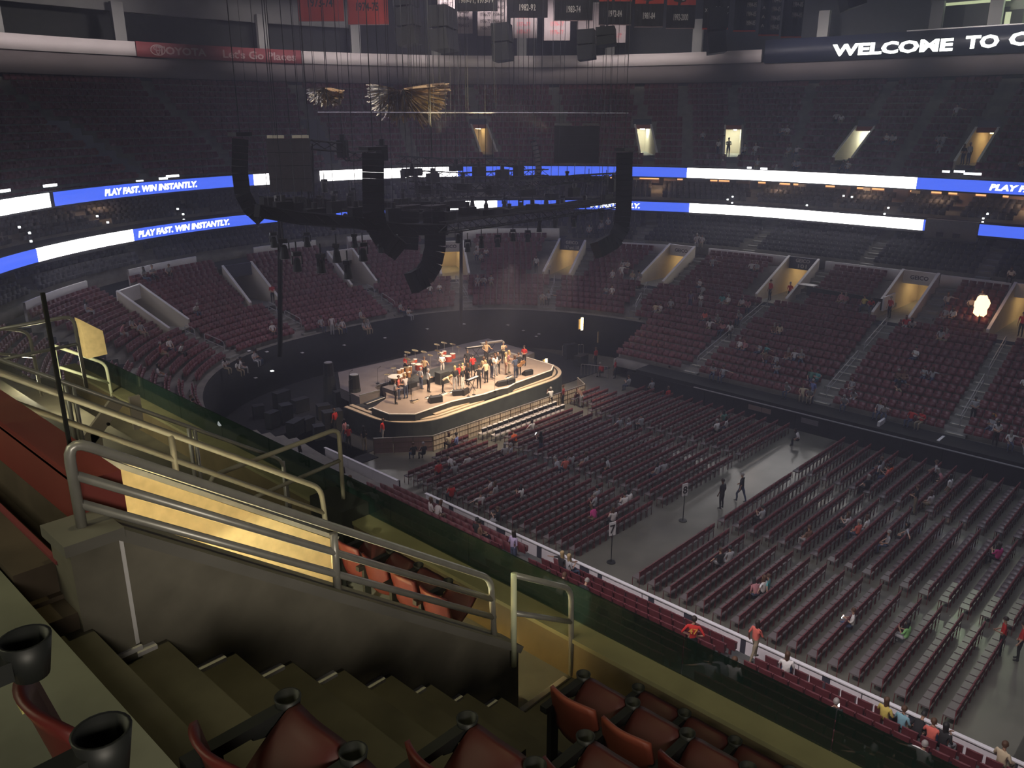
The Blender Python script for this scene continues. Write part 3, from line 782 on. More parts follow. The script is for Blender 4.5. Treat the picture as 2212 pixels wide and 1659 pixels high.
# glass strip on the outside of the ledge: single panes
gl = thing('glass_balustrade', 'low dark glass balustrade of joined panes along the front ledge of the upper stand', 'glass railing', (6.1, 2, Z(-5.2)))
y = -10.0
while y < 18.5:
    mb = MB(); mb.box((6.12, y+.74, Z(-5.03)), (.015, 1.49, .46)); rel(mb.build('pane', M['glass'], gl), gl)
    y += 1.5
mb = MB(); mb.box((5.95, 8.85, Z(-5.5)), (.55, .75, .92)); struct(mb.build('column_ledge_end', M['blackpaint']))
# tall clear panel on the header, left of the railing
cp = thing('clear_screen', 'tall clear panel with dark edge standing on the red header sign', 'screen panel', (1.5, 6.2, Z(-2.06)))
rel(MB().box((1.50, 5.95, Z(-1.50)), (.012, 1.90, 1.10)).build('pane', M['glass_clear'], cp), cp)
rel(MB().box((1.50, 4.99, Z(-1.52)), (.02, .022, 1.16)).build('edge_strip', M['black'], cp), cp)

# ---------------------------------------------------------------- railings
def railing(label, tops, mids, posts, m, r=.028, base=None, lit_post=None):
    root = thing('railing', label, 'railing', base or posts[0][1])
    for k, pts in enumerate(tops):
        mb = MB(); mb.tube(bent(pts, .14, 5), r, 10); rel(mb.build('top_rail', m, root, True), root)
    for pts in mids:
        mb = MB(); mb.tube(pts, r*.92, 10); rel(mb.build('rail', m, root, True), root)
    for k, (a, b) in enumerate(posts):
        mb = MB(); mb.tube([a, b], r, 10); o = rel(mb.build('post', M['rail_lit'] if lit_post == k else m, root, True), root)
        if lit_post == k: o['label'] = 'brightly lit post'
    return root
Y0 = 4.80
def A0(x, z): return Vector((x, Y0, Z(z)))
railing('grey triple-pipe railing on the sloping concrete wall in front of the tunnel',
    [[A0(1.43, -2.30), A0(1.43, -1.74), A0(4.80, -4.12), A0(4.84, -4.86)]],
    [[A0(1.45, -1.97), A0(4.83, -4.36)], [A0(1.45, -2.15), A0(4.84, -4.56)]], [(A0(3.13, -3.52), A0(3.13, -3.0))], M['rail'], .031)
Y1 = 7.80
def A1(x, z): return Vector((x, Y1, Z(z)))
railing('tan double-pipe railing on top of the ochre tunnel wall',
    [[A1(.4, -1.55), A1(1.6, -1.88), A1(4.96, -4.22), A1(5.00, -4.90)]], [[A1(.4, -1.80), A1(1.6, -2.12), A1(4.98, -4.55)]],
    [(A1(3.28, -3.62), A1(3.28, -3.05)), (A1(1.75, -2.5), A1(1.75, -2.0))], M['rail_tan'], .032)
Y2 = 9.2
def A2(x, z): return Vector((x, Y2, Z(z)))
railing('thin grey handrail with twin posts beyond the tunnel, running down to the ledge',
    [[A2(.8, -1.35), A2(5.30, -4.38), A2(5.38, -5.75)]], [],
    [(A2(2.90, -3.9), A2(2.90, -2.77)), (A2(2.83, -3.9), A2(2.83, -2.74)), (A2(4.16, -5.1), A2(4.16, -3.62)), (A2(4.09, -5.1), A2(4.09, -3.58)), (A2(5.30, -5.75), A2(5.30, -4.4))], M['rail'], .024)
Y3 = 8.8
railing('grey guard rail hoop standing on the dark block at the end of the front ledge',
    [[Vector((4.08, Y3, Z(-5.7))), Vector((4.08, Y3, Z(-4.10))), Vector((5.94, Y3, Z(-4.00))), Vector((5.94, Y3, Z(-5.05)))]],
    [[Vector((4.10, Y3, Z(-4.60))), Vector((5.93, Y3, Z(-4.46)))]], [(Vector((4.16, Y3, Z(-5.7))), Vector((4.16, Y3, Z(-4.35))))], M['rail_tan'], .030)
def front_rail(y, label, lit):
    return railing(label, [[Vector((4.97, y, Z(-4.10))), Vector((5.82, y, Z(-4.63))), Vector((5.86, y, Z(-5.70)))]],
        [[Vector((4.99, y, Z(-4.52))), Vector((5.83, y, Z(-5.03)))]], [(Vector((4.96, y, Z(-5.1))), Vector((4.96, y, Z(-4.08))))], lit, .030, lit_post=0)
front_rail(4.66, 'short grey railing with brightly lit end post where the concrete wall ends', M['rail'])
front_rail(16.4, 'brightly lit short railing at the next stairway, beyond the clear panel', M['rail_lit'])
def hoop(px0, px1, y, label):
    a0 = at_y(*px0, y); a1 = at_y(*px1, y)
    return railing(label, [[a0, a1, a1+Vector((0.02, 0, -1.1))]], [[a0+Vector((0, 0, -.42)), a1+Vector((0, 0, -.42))]], [(a0+Vector((0, 0, -1)), a0)], M['rail'], .026)
hoop((-60, 722), (158, 682), 12.6, 'grey guard rail hoop high at the left edge, beyond the nearer railings')
hoop((-80, 700), (62, 716), 14.4, 'dim small handrail hoop at the left edge behind the guard rail hoop')
# cream steel braces seen behind the railings
br = thing('seat_end_frame', 'cream painted steel seat-end braces seen through the tan railing', 'bracket', at_y(215, 960, 10.2))
mb = MB(); a, b = at_y(182, 962, 10.2), at_y(256, 862, 10.2); dv = b-a
mb.box((a+b)/2, (dv.length, .05, .17), rot=Matrix.Rotation(-math.atan2(dv.z, dv.x), 3, 'Y')); rel(mb.build('brace', M['cream'], br), br)
mb = MB(); c = at_y(232, 915, 10.19); mb.tube([c-Vector((0, .04, 0)), c+Vector((0, .04, 0))], .02, 8); rel(mb.build('bolt', M['black'], br), br)
for p, q in (((288, 856), (301, 925)), ((205, 935), (214, 985))):
    a, b = at_y(*p, 10.2), at_y(*q, 10.2); mb = MB(); mb.box((a+b)/2, (.13, .05, (a-b).length)); rel(mb.build('upright', M['cream'], br), br)
pw = thing('low_wall', 'pale angled end wall of the next entrance tunnel beyond the bright railing', 'wall', at_y(200, 760, 16.0))
mb = MB(); P4 = [at_y(*q, 16.0) for q in ((172, 690), (222, 715), (232, 765), (190, 775))]; mb.add(P4+[p+Vector((0, .25, 0)) for p in P4], [(0, 1, 2, 3), (7, 6, 5, 4), (0, 4, 5, 1), (1, 5, 6, 2), (2, 6, 7, 3), (3, 7, 4, 0)])
rel(mb.build('panel', M['yellow_wall'], pw), pw)

# ---------------------------------------------------------------- near seats with parts
def shell(x0, x1, z0, z1, w, th, curve, lean, n=10, m=6, bead=.012):
    """curved seat back, concave towards +x"""
    mb = MB(); G = []
    for side in (0, 1):
        for j in range(m+1):
            v = j/m; z = z0+(z1-z0)*v
            for i in range(n+1):
                u = i/n*2-1; k = curve*u*u; taper = 1-.10*v*v-.06*(1-v)**2
                drop = .035*(abs(u)**3)*v
                x = x0+(x1-x0)*v+k+lean*0+(-th if side == 0 else 0)-(bead if (side == 0 and (j >= m-0 or abs(u) > .96)) else 0)
                G.append((x, u*w/2*taper, z-drop))
    mb.v = G; W = n+1; S = W*(m+1)
    for j in range(m):
        for i in range(n):
            a = j*W+i; mb.f.append((a, a+W, a+W+1, a+1)); mb.f.append((S+a, S+a+1, S+a+W+1, S+a+W))
    for i in range(n): mb.f.append((m*W+i, S+m*W+i, S+m*W+i+1, m*W+i+1)); mb.f.append((i, i+1, S+i+1, S+i))
    for j in range(m): a = j*W; mb.f.append((a, S+a, S+a+W, a+W)); b = j*W+n; mb.f.append((b, b+W, S+b+W, S+b))
    mb.m = [0]*len(mb.f); return mb
def seat_parts(back_m):
    back = shell(0, -.10, .36, .84, .47, .022, .07, 0).mesh('backrest', back_m, True)
    pm = shell(.15, .40, .42, .66, .44, .055, .03, 0, 8, 5, 0).mesh('seat_pan', M['seat_pan'], True)
    rb = MB()
    for i in range(7): rb.box((.165, -.17+.057*i, .60), (.012, .02, .34))
    rb = rb.mesh('pan_rib', M['seat_pan'])
    ar = MB(); ar.box((.13, 0, .585), (.46, .065, .055)); ar.box((.02, 0, .29), (.09, .045, .58)); ar.box((.26, 0, .55), (.10, .05, .06), rot=Matrix.Rotation(.3, 3, 'Y'))
    ar.box((.05, 0, .015), (.16, .10, .03)); ar = ar.mesh('armrest', M['armrest'])
    cu = MB(); n = 20
    for (r, z) in ((.042, .535), (.062, .645), (.053, .645), (.040, .55)):
        for k in range(n): cu.v.append((.405+math.cos(2*math.pi*k/n)*r, math.sin(2*math.pi*k/n)*r, z))
    for j in range(3):
        for k in range(n): cu.f.append((j*n+k, j*n+(k+1) % n, (j+1)*n+(k+1) % n, (j+1)*n+k))
    cu.f.append(tuple(range(n))[::-1]); cu.f.append(tuple(range(3*n, 4*n))); cu.m = [0]*len(cu.f)
    cu = cu.mesh('cup_holder', M['armrest'], True)
    return back, pm, rb, ar, cu
SP = seat_parts(M['seat_big']); SPO = seat_parts(M['seat_lit'])
def near_seat(x, yl, z, label, pitch=.50, orange=False, arm_r=False, pan=True, arms=True):
    """x = back position, yl = left (armrest) side, faces +x"""
    S = SPO if orange else SP  # orange picks the lit copy of the seat plastic
    r = thing('stadium_seat', label, 'seat', (x, yl-pitch/2, Z(z)), 0, 'seats of the near upper stand')
    link('backrest', S[0], r)
    if pan: link('seat_pan', S[1], r)
    for sg in (() if not arms else (1, -1) if arm_r else (1,)):
        a = link('armrest', S[3], r); a.location = (0, sg*pitch/2, 0); link('cup_holder', S[4], a)
    return r
WHERE = ['beside the aisle', 'second from the aisle', 'third from the aisle', 'fourth from the aisle', 'fifth from the aisle', 'sixth from the aisle', 'seventh from the aisle', 'eighth from the aisle', 'ninth from the aisle']
near_seat(.05, 2.12, -1.9, 'empty maroon seat whose two cup holders show in the bottom left corner', .48, arm_r=True, pan=False)
r0 = near_seat(.62, 2.78, -2.54, 'large maroon seat in the bottom left corner with a torn yellow sticker', .52, arms=False, pan=False)
mb = MB(); mb.box((-.115, .06, .80), (.005, .05, .05), rot=Matrix.Rotation(.2, 3, 'X')); mb.build('sticker', mat('yellow paper sticker', (.72, .68, .25), .7), r0)
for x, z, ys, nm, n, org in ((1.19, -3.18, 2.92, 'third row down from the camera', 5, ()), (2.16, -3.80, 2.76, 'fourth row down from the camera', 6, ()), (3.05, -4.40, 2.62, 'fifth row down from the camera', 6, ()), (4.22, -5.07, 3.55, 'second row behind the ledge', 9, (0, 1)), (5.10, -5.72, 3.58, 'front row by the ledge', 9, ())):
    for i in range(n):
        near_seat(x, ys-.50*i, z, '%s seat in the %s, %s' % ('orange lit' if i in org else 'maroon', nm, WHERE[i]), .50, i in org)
# seats beyond the tunnel, seen through the railing
for i in range(4):
    near_seat(5.14, 7.80-.52*i, -5.72, 'dark maroon front row seat beyond the tunnel, %s from the block' % nth(i), .52)
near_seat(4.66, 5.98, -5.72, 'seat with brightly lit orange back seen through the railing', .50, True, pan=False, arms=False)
for i in range(0):
    near_seat(4.2, 6.95-.52*i, -5.72, '%s second row seat beyond the tunnel, %s from the block' % ('orange lit' if i == 3 else 'dark maroon', nth(i)), .52, i == 3, pan=(i != 3)) if i != 5 else None
# the cross aisle floor beyond the tunnel wall
mb = MB(); mb.box((4.75, 6.3, Z(-5.82)), (2.2, 3.3, .2)); struct(mb.build('floor_cross_aisle', M['step']))
# round blue row markers with a white letter
for k, (x, y, z) in enumerate(((3.02, 3.22, -4.395), (2.02, 3.10, -3.795))):
    d = thing('row_marker', ('round blue row marker with a white C on the step near the third cup holder', 'round blue row marker half hidden behind the second large seat')[k], 'sticker', (x, y, Z(z)))
    MB().cyl((0, 0, 0), .075, .004, 20).build('disc', M['decal_blue'], d)
    flat_text('C', .07, (0, 0, .006), (0, -1, 0), d, M['print_white'], up=(1, 0, 0))
# ================================================================== stage, barricade, boards
C5 = 740/2212
def c5(x, y): return 736+x*C5, 550+y*C5
SZ = 2.0
stage = thing('stage', 'round-ended concert stage with brown carpet deck, white edge and black skirt', 'stage', (40, 44, 0))
def rs(o): o.matrix_parent_inverse = Matrix.Translation(-Vector(stage.location)); return o
DECK = [(32.05, 43.3), (32.05, 41.5), (33.2, 40.25), (36.6, 40.35), (39.3, 39.85), (40.8, 39.85), (41.5, 39.65), (42.6, 39.95), (47.0, 40.15), (48.1, 40.9), (48.3, 43.6), (48.3, 46.3), (35.3, 46.3), (34.6, 45.0), (33.9, 44.2)]
rs(MB().prism(DECK, 1.45, SZ).build('deck', [M['stage']], stage))
mb = MB()
for i in range(len(DECK)-4):
    a, b = Vector((*DECK[i], SZ+.02)), Vector((*DECK[i+1], SZ+.02)); dv = b-a; mb.box((a+b)/2, (dv.length+.04, .09, .05), math.atan2(dv.y, dv.x))
rs(mb.build('white_edge', M['edge'], stage))
mb = MB()
for i in range(len(DECK)-4):
    a, b = Vector((*DECK[i], 1.72)), Vector((*DECK[i+1], 1.72)); dv = b-a; n = Vector((dv.y, -dv.x, 0)).normalized(); mb.box((a+b)/2-n*-.03, (dv.length+.02, .04, .46), math.atan2(dv.y, dv.x))
rs(mb.build('fascia', M['blackpaint'], stage))
# rounded outer platform with beige tracks
def rr(off, n=14):
    """rounded rectangle plan of the platform grown by off"""
    x0, x1, y0, y1, r = 31.6-off, 49.6+off, 39.35-off, 46.0, 3.6+off; out = []
    for k in range(n+1):
        a = math.pi/2*k/n; out.append((x0+r-math.cos(a)*r, y0+r-math.sin(a)*r))
    for k in range(n+1):
        a = math.pi/2*k/n; out.append((x1-r+math.sin(a)*r, y0+r-math.cos(a)*r))
    return [(x0, y1)]+out+[(x1, y1)]
rs(MB().prism(rr(0), .1, 1.44).build('platform', M['blackpaint'], stage))
def band(o0, o1, z0, z1, name, m, h=.0):
    a, b = rr(o0), rr(o1); mb = MB(); n = len(a)
    mb.v = [(x, y, z1) for x, y in a]+[(x, y, z1) for x, y in b]+[(x, y, z0) for x, y in b]+[(x, y, z0) for x, y in a]
    for i in range(n-1): mb.f += [(i, n+i, n+i+1, i+1), (n+i, 2*n+i, 2*n+i+1, n+i+1), (3*n+i, i, i+1, 3*n+i+1)]
    mb.m = [0]*len(mb.f); return rs(mb.build(name, m, stage))
band(-.75, -.45, 1.44, 1.56, 'track', M['track']); band(-.30, -.02, 1.44, 1.54, 'track', M['track'])
band(-.02, .02, .0, 1.50, 'skirt', M['skirt'])
# rear deck / ramps behind, darker and a little higher
REAR = [(33.2, 48.6), (32.9, 45.9), (34.7, 45.9), (35.0, 46.9), (48.4, 46.9), (48.4, 44.4), (50.0, 44.6), (50.6, 50.7), (35.4, 52.0)]
rs(MB().prism(REAR, 1.2, 1.95).build('rear_deck', M['stage_dark'], stage))
mb = MB()
for a, b in (((33.0, 46.0), (34.7, 45.9)), ((35.2, 46.9), (48.3, 46.9)), ((48.4, 46.9), (48.4, 44.4))):
    a, b = Vector((*a, 2.02)), Vector((*b, 2.02)); dv = b-a; mb.box((a+b)/2, (dv.length, .10, .12), math.atan2(dv.y, dv.x))
rs(mb.build('rear_lip', M['alu'], stage))
# drum riser
rs(MB().box((40.3, 45.4, SZ+.2), (9.0, 1.6, .4)).build('riser', M['blackpaint'], stage))
rs(MB().box((36.0, 44.9, SZ+.15), (2.4, 1.7, .3)).build('riser', M['stage_dark'], stage))
for i in range(3):
    q = rs(MB().box((33.35-.18*i, 44.75-.38*i, 1.85-.25*i), (1.75, .38, .12), .12).build('stage_step', M['blackpaint'], stage))
    e = MB().box((33.3-.18*i, 44.56-.38*i, 1.92-.25*i), (1.75, .05, .03), .12).build('nosing_or_glint', M['edge'], q)
    e.matrix_parent_inverse = Matrix.Translation(-Vector(stage.location)); q.matrix_parent_inverse = Matrix.Translation(-Vector(stage.location)); e.matrix_parent_inverse = Matrix.Identity(4)
    q.name = 'stage_step'
def onst(cx, cy, z=SZ): return at_z(*c5(cx, cy), z)
# shelf ledge with low foot screens
for i, (cx, cy) in enumerate(((590, 1005), (705, 970), (775, 945), (915, 935), (1085, 865), (1155, 840), (1222, 800), (1275, 782), (1322, 770))):
    p = onst(cx, cy, 1.6)
    f = thing('footlight', 'small dark stage footlight on the front shelf, %s from the left end' % nth(i), 'lamp', (p.x, p.y, 1.52), 0, 'stage footlights')
    MB().box((0, 0, .07), (.20, .16, .12)).build('base', M['blackmetal'], f)
    MB().box((0, -.0, .30), (.26, .20, .28), rot=Matrix.Rotation(.5, 3, 'X')).build('lamp_head', M['blackmetal'], f)
for i, (a, b) in enumerate((((600, 1030), (820, 955)), ((880, 920), (1000, 893)), ((1065, 880), (1340, 775)))):
    a, b = onst(*a, 1.62), onst(*b, 1.62); dv = b-a
    o = MB().box((a+b)/2, (dv.length, .34, .06), math.atan2(dv.y, dv.x)).build('stage_shelf', M['track']); tag(o, ('pale low shelf along the stage front, %s part' % ('left', 'middle', 'right')[i]), 'shelf')
# wedges
def wedge(cx, cy, rz, label, s=1.0):
    p = onst(cx, cy); w = thing('monitor_wedge', label, 'speaker', (p.x, p.y, SZ), rz, 'stage monitor wedges')
    mb = MB(); P = [(-.25, 0), (.25, 0), (.25, .12), (-.12, .42), (-.25, .36)]
    vs = [(y*s, -.38*s, z*s) for y, z in P]+[(y*s, .38*s, z*s) for y, z in P]; n = 5
    mb.add(vs, [(0, 1, 2, 3, 4), (9, 8, 7, 6, 5)]+[(i, n+i, n+(i+1) % n, (i+1) % n) for i in range(n)]); mb.build('cabinet', M['blackmetal'], w)
    mb = MB(); mb.box((.075*s, 0, .285*s), (.46*s, .66*s, .02), rot=Matrix.Rotation(math.radians(39), 3, 'Y')); mb.build('grille', M['blackpaint'], w)
wedge(610, 950, 1.2, 'black monitor wedge alone on the carpet near the front left', 1.2)
wedge(755, 905, 1.0, 'black monitor wedge left of a pair at the stage centre'); wedge(795, 900, 1.9, 'black monitor wedge right of a pair at the stage centre')
wedge(1205, 775, 1.4, 'black monitor wedge alone near the right end of the stage'); wedge(1035, 845, 1.3, 'black monitor wedge by the front notch, left of its pair'); wedge(1090, 832, 1.5, 'black monitor wedge by the front notch, right of its pair')
# keyboards
def keyboard(cx, cy, L, rz, label, z=SZ, m='blackmetal', keys=True):
    p = at_z(*c5(cx, cy), z); k = thing('keyboard', label, 'keyboard', (p.x, p.y, z), rz, 'keyboards on stage')
    MB().box((0, 0, .98), (L, .34, .11)).build('body', M[m], k)
    MB().box((0, -.06, 1.045), (L*.92, .16, .02)).build('keys', M['skin_head'], k)
    for sg in (-1, 1):
        mb = MB(); mb.tube([(-.35*sg, .0, 0), (.35*sg, 0, .92)], .022, 6); mb.build('leg', M['blackmetal'], k)
keyboard(850, 885, 1.3, .15, 'slim keyboard on crossed stand at the stage front, played by a person in dark clothes')
keyboard(875, 672, 1.8, -.35, 'long white-keyed keyboard on the riser, left of two', 2.2); keyboard(975, 640, 2.0, -.35, 'long brightly lit keyboard furthest back on the riser', 2.2, 'alu')
# drum kit
def drum_kit(p, label):
    k = thing('drum_kit', label, 'drum kit', p)
    for (x, y, r, h, z, m) in ((0, 0, .29, .42, .06, 'drum'), (-.35, .35, .17, .22, .55, 'drum'), (.0, .42, .17, .22, .58, 'drum'), (.55, .05, .22, .36, .2, 'drum'), (-.55, 0, .18, .16, .5, 'alu')):
        mb = MB(); mb.cyl((x, y, z), r, h, 14); d = mb.build('drum', M[m], k); MB().cyl((x, y, z+h), r, .012, 14).build('drum_head', M['skin_head'], d)
    for (x, y, z, r) in ((-.85, .25, 1.05, .24), (-.4, .8, 1.35, .24), (.35, .8, 1.35, .26), (.9, .4, 1.2, .25), (1.1, -.1, 1.0, .22), (-1.0, -.2, .9, .18)):
        mb = MB(); mb.tube([(x, y, 0), (x, y, z)], .014, 5); st_ = mb.build('cymbal_stand', M['alu'], k)
        mb = MB(); mb.cyl((0, 0, 0), r, .025, 16, .03); c = mb.build('cymbal', M['brass'], st_); c.location = (x, y, z); c.rotation_euler = (.2, .15, 0)
drum_kit(at_z(905, 800, 2.4), 'large drum kit with many cymbals on the left of the riser')
drum_kit(at_z(968, 782, 2.4), 'dark second drum kit behind the white-shirted man on the riser')
def congas(p, label, n=4):
    k = thing('hand_drums', label, 'drums', p)
    for i in range(n):
        x = -.55+.38*i; mb = MB(); mb.cyl((x, .1*(i % 2), .25), .13, .55, 12, .16); d = mb.build('drum', M['wood'], k); MB().cyl((x, .1*(i % 2), .80), .16, .012, 12).build('drum_head', M['skin_head'], d)
        mb = MB(); mb.tube([(x, .1*(i % 2), 0), (x, .1*(i % 2), .3)], .03, 5); mb.build('leg', M['alu'], k)
    for x, z in ((-.9, 1.0), (.9, 1.15)):
        mb = MB(); mb.tube([(x, .2, 0), (x, .2, z)], .012, 5); s_ = mb.build('cymbal_stand', M['alu'], k); c = MB().cyl((0, 0, 0), .22, .02, 14, .03).build('cymbal', M['brass'], s_); c.location = (x, .2, z)
congas(at_z(862, 832, 2.0), 'row of hand drums and pale percussion table at the left of the stage', 5)
congas(at_z(875, 818, 2.3), 'second row of pale-topped percussion in front of the red-shirted drummer', 4)
t = thing('percussion_table', 'round pale percussion table left of the hand drums', 'table', at_z(855, 838, 2.0)); MB().cyl((0, 0, .86), .55, .04, 18).build('table_top', M['skin_head'], t)
for sg in (-.3, .3): MB().box((sg, 0, .43), (.04, .04, .86)).build('leg', M['blackmetal'], t)
# stands and small gear on deck
for i, (cx, cy, h) in enumerate(((458, 945, 1.5), (455, 855, 1.9), (545, 800, 1.6), (825, 915, 1.5), (995, 880, 1.7), (860, 905, 1.1), (240, 830, 1.1), (290, 870, 1.0), (55, 900, 1.0), (60, 850, 1.1))):
    p = onst(cx, cy); s_ = thing('microphone_stand', 'thin microphone stand, %s from the left on the stage' % nth(sorted([458, 455, 545, 825, 995, 860, 240, 290, 55, 60]).index(cx)), 'stand', (p.x, p.y, SZ if cx > 230 else 1.96), 0, 'microphone stands')
    MB().cyl((0, 0, 0), .13, .02, 12).build('base', M['blackmetal'], s_)
    mb = MB(); mb.tube([(0, 0, .02), (0, 0, h)], .013, 6); mb.build('pole', M['blackmetal'], s_)
    mb = MB(); mb.tube([(0, 0, h), (.22, -.05, h+.12)], .012, 6); mb.tube([(.22, -.05, h+.12), (.29, -.06, h+.15)], .028, 6); mb.build('microphone', M['blackmetal'], s_)
for i, (cx, cy, rz) in enumerate(((570, 925, .3), (660, 905, .2), (720, 890, .35), (1085, 795, .2), (480, 950, .3))):
    p = onst(cx, cy); s_ = tag(MB().box((0, 0, .04), (.75, .28, .08), rz).build('pedal_board', M['skin_head'] if i != 4 else M['track']), 'pale pedal board on the deck, %s from the left' % nth((1, 2, 3, 4, 0)[i]), 'pedal board', 'pedal boards'); s_.location = (p.x, p.y, SZ)
    for j in range(4): MB().box((-.27+.18*j, .02*j, .095), (.09, .14, .035), rz).build('pedal', M['blackmetal'], s_)
p = onst(655, 830); o = thing('equipment_case', 'black equipment case under the riser beside the white-shirted man', 'case', (p.x, p.y, SZ)); MB().box((0, 0, .45), (.9, .6, .9)).build('case_body', M['blackpaint'], o); MB().box((0, -.31, .6), (.5, .02, .2)).build('panel', M['blackmetal'], o)
p = onst(455, 905); o = thing('music_desk', 'black draped desk in front of the clapping pair', 'desk', (p.x, p.y, SZ)); MB().box((0, 0, .75), (.8, .5, .35)).build('desk_top', M['black'], o); MB().box((0, 0, .3), (.06, .06, .6)).build('leg', M['blackmetal'], o)

# ------------------------------------------------------------------ barricade in front of the stage
bar = thing('crowd_barricade', 'long waist-high barricade of lit beige panels between stage and front chairs', 'barricade', (40, 38, 0))
def rb(o): o.matrix_parent_inverse = Matrix.Translation(-Vector(bar.location)); return o
def bar_run(a, b, npan, m):
    a, b = Vector(a), Vector(b); dv = (b-a)/npan; ang = math.atan2(dv.y, dv.x); u = dv.normalized()
    for i in range(npan):
        c = a+dv*(i+.5)
        rb(MB().box((c.x, c.y, .55), (dv.length-.05, .02, 1.0), ang).build('panel', m, bar))
        mb = MB(); q = a+dv*i
        mb.box((q.x, q.y-.03, .55), (.05, .06, 1.12), ang); mb.box((c.x, c.y-.03, .78), (dv.length, .03, .02), ang); mb.box((c.x, c.y-.03, .40), (dv.length, .03, .02), ang)
        for j in (1, 2, 3): w_ = a+dv*(i+j/4); mb.box((w_.x, w_.y-.025, .55), (.012, .012, 1.0), ang)
        rb(mb.build('frame', M['bar_frame'], bar))
    mb = MB(); c = (a+b)/2; mb.box((c.x, c.y, 1.10), ((b-a).length, .07, .05), ang); rb(mb.build('top_rail', M['alu'], bar))
bar_run((30.0, 40.65, 0), (32.95, 38.2, 0), 3, M['barricade_red']); bar_run((32.95, 38.2, 0), (48.2, 37.75, 0), 15, M['barricade'])
bar_run((48.2, 37.75, 0), (49.2, 39.3, 0), 1, M['barricade'])

# ------------------------------------------------------------------ dasher boards
db = thing('dasher_boards', 'white rink boards with dark joints between near stand and floor chairs', 'boards', (27, 20, 0))
def rd(o): o.matrix_parent_inverse = Matrix.Translation(-Vector(db.location)); return o
y = -4.0; i = 0
while y < 41.5:
    if not (31.9 < y < 33.3):
        L = 2.36; rd(MB().box((26.98, y+L/2, .55), (.09, L, 1.12)).build('board_panel', M['board'], db))
        rd(MB().box((26.94, y+L/2, 1.13), (.16, L+.04, .05)).build('cap', M['white'], db))
        rd(MB().box((27.10, y+L/2, .54), (.04, L, 1.08)).build('floor_side', M['black'], db))
    y += 2.4
for y0, w_ in ((12.7, .22), (15.2, .5), (17.1, .3), (19.9, .25), (20.8, .55), (23.6, .3), (26.2, .6), (27.6, .4), (29.9, .35), (30.9, .4), (6.2, .3), (9.3, .3), (3.1, .3)):
    rd(MB().box((26.93, y0, .68), (.03, w_, .8)).build('dark_panel', M['ad_dark'], db))
fb = thing('far_boards', 'black-draped rink boards with pale top rail along the far side of the floor', 'boards', (53, 15, 0))
fb_ = lambda o: setattr(o, 'matrix_parent_inverse', Matrix.Translation(-Vector(fb.location))) or o
y = -6
while y < 37:
    fb_(MB().box((53.0, y+1.2, .62), (.12, 2.36, 1.24)).build('board_panel', M['black'], fb)); y += 2.4
fb_(MB().box((52.98, 10.5, 1.27), (.16, 41, .05)).build('cap', M['handrail'], fb))
for i, (x, y, w_) in enumerate(((1630, 885, 1.0), (1748, 920, 1.2), (1655, 890, .7))):
    p = at_x(x, y, 52.9); o = MB().box((52.9, p.y, .85), (.03, w_, .35)).build('board_sign', (M['column'], M['screen_off'], M['column'])[i]); tag(o, ('small reddish notice on the black far boards', 'small grey-blue notice on the black far boards by the stairway', 'second small reddish notice on the black far boards')[i], 'sign')
# low white walls and small pieces in the far stand
for i, (x, y) in enumerate(((1903, 925), (2030, 965))):
    h = hit(x, y); p = h[0]; o = MB().prism([(0, -.08), (1.1, -.08), (1.1, .08), (0, .08)], 0, 1.0).build('divider', M['white']); o.location = (p.x-.6, p.y, p.z-.4); tag(o, ('pale low divider panel beside the front rows, left of its pair', 'pale low divider panel beside the front rows, right of its pair')[i], 'divider', 'divider panels')
# accessible platform between two entrances
pl = thing('wheelchair_platform', 'raised viewing platform with grey walls between two far entrances', 'platform', hit(1800, 640)[0])
p0, p1 = hit(1745, 632)[0], hit(1905, 668)[0]
def rp(o): o.matrix_parent_inverse = Matrix.Translation(-Vector(pl.location)); return o
c = (p0+p1)/2; L = (p1-p0).length; ang = math.atan2((p1-p0).y, (p1-p0).x)
rp(MB().box((c.x+1.2, c.y, c.z-.2), (L, 3.0, .3), ang).build('platform_floor', M['step'], pl)); rp(MB().box((c.x-.2, c.y, c.z+.25), (L, .12, .9), ang).build('front_panel', M['dark_int'], pl)); rp(MB().box((p1.x+1, p1.y-.1, c.z+.3), (2.4, .14, 1.1)).build('end_panel', M['white'], pl))
tb = thing('table', 'small white table at the platform beside the entrance', 'table', hit(1745, 640)[0]+Vector((.6, .4, .1)))
MB().box((0, 0, .74), (.8, 1.5, .05)).build('table_top', M['white'], tb)
for x in (-.35, .35):
    for y in (-.7, .7): MB().box((x, y, .36), (.04, .04, .72)).build('leg', M['white'], tb)
# section signs on poles on the floor
for i, (x, y, tx) in enumerate(((1320, 1215, '7'), (1475, 1125, '8'))):
    p = at_z(x, y, 0); s_ = thing('floor_sign', ('white number sign on a dark pole by the near boards', 'white number sign on a dark pole in the middle of the cross aisle')[i], 'sign', p)
    MB().cyl((0, 0, 0), .22, .04, 16).build('base', M['blackmetal'], s_); MB().cyl((0, 0, .03), .025, 1.55, 8).build('pole', M['blackmetal'], s_)
    rr_ = Vector((.93, -.37, 0)); o = MB().box((0, 0, 1.85), (.36, .03, .72), math.atan2(rr_.y, rr_.x)).build('sign_panel', M['white'], s_)
    flat_text(tx, .45, (-.02, -.03, 1.85), rr_, s_, M['print_black'])
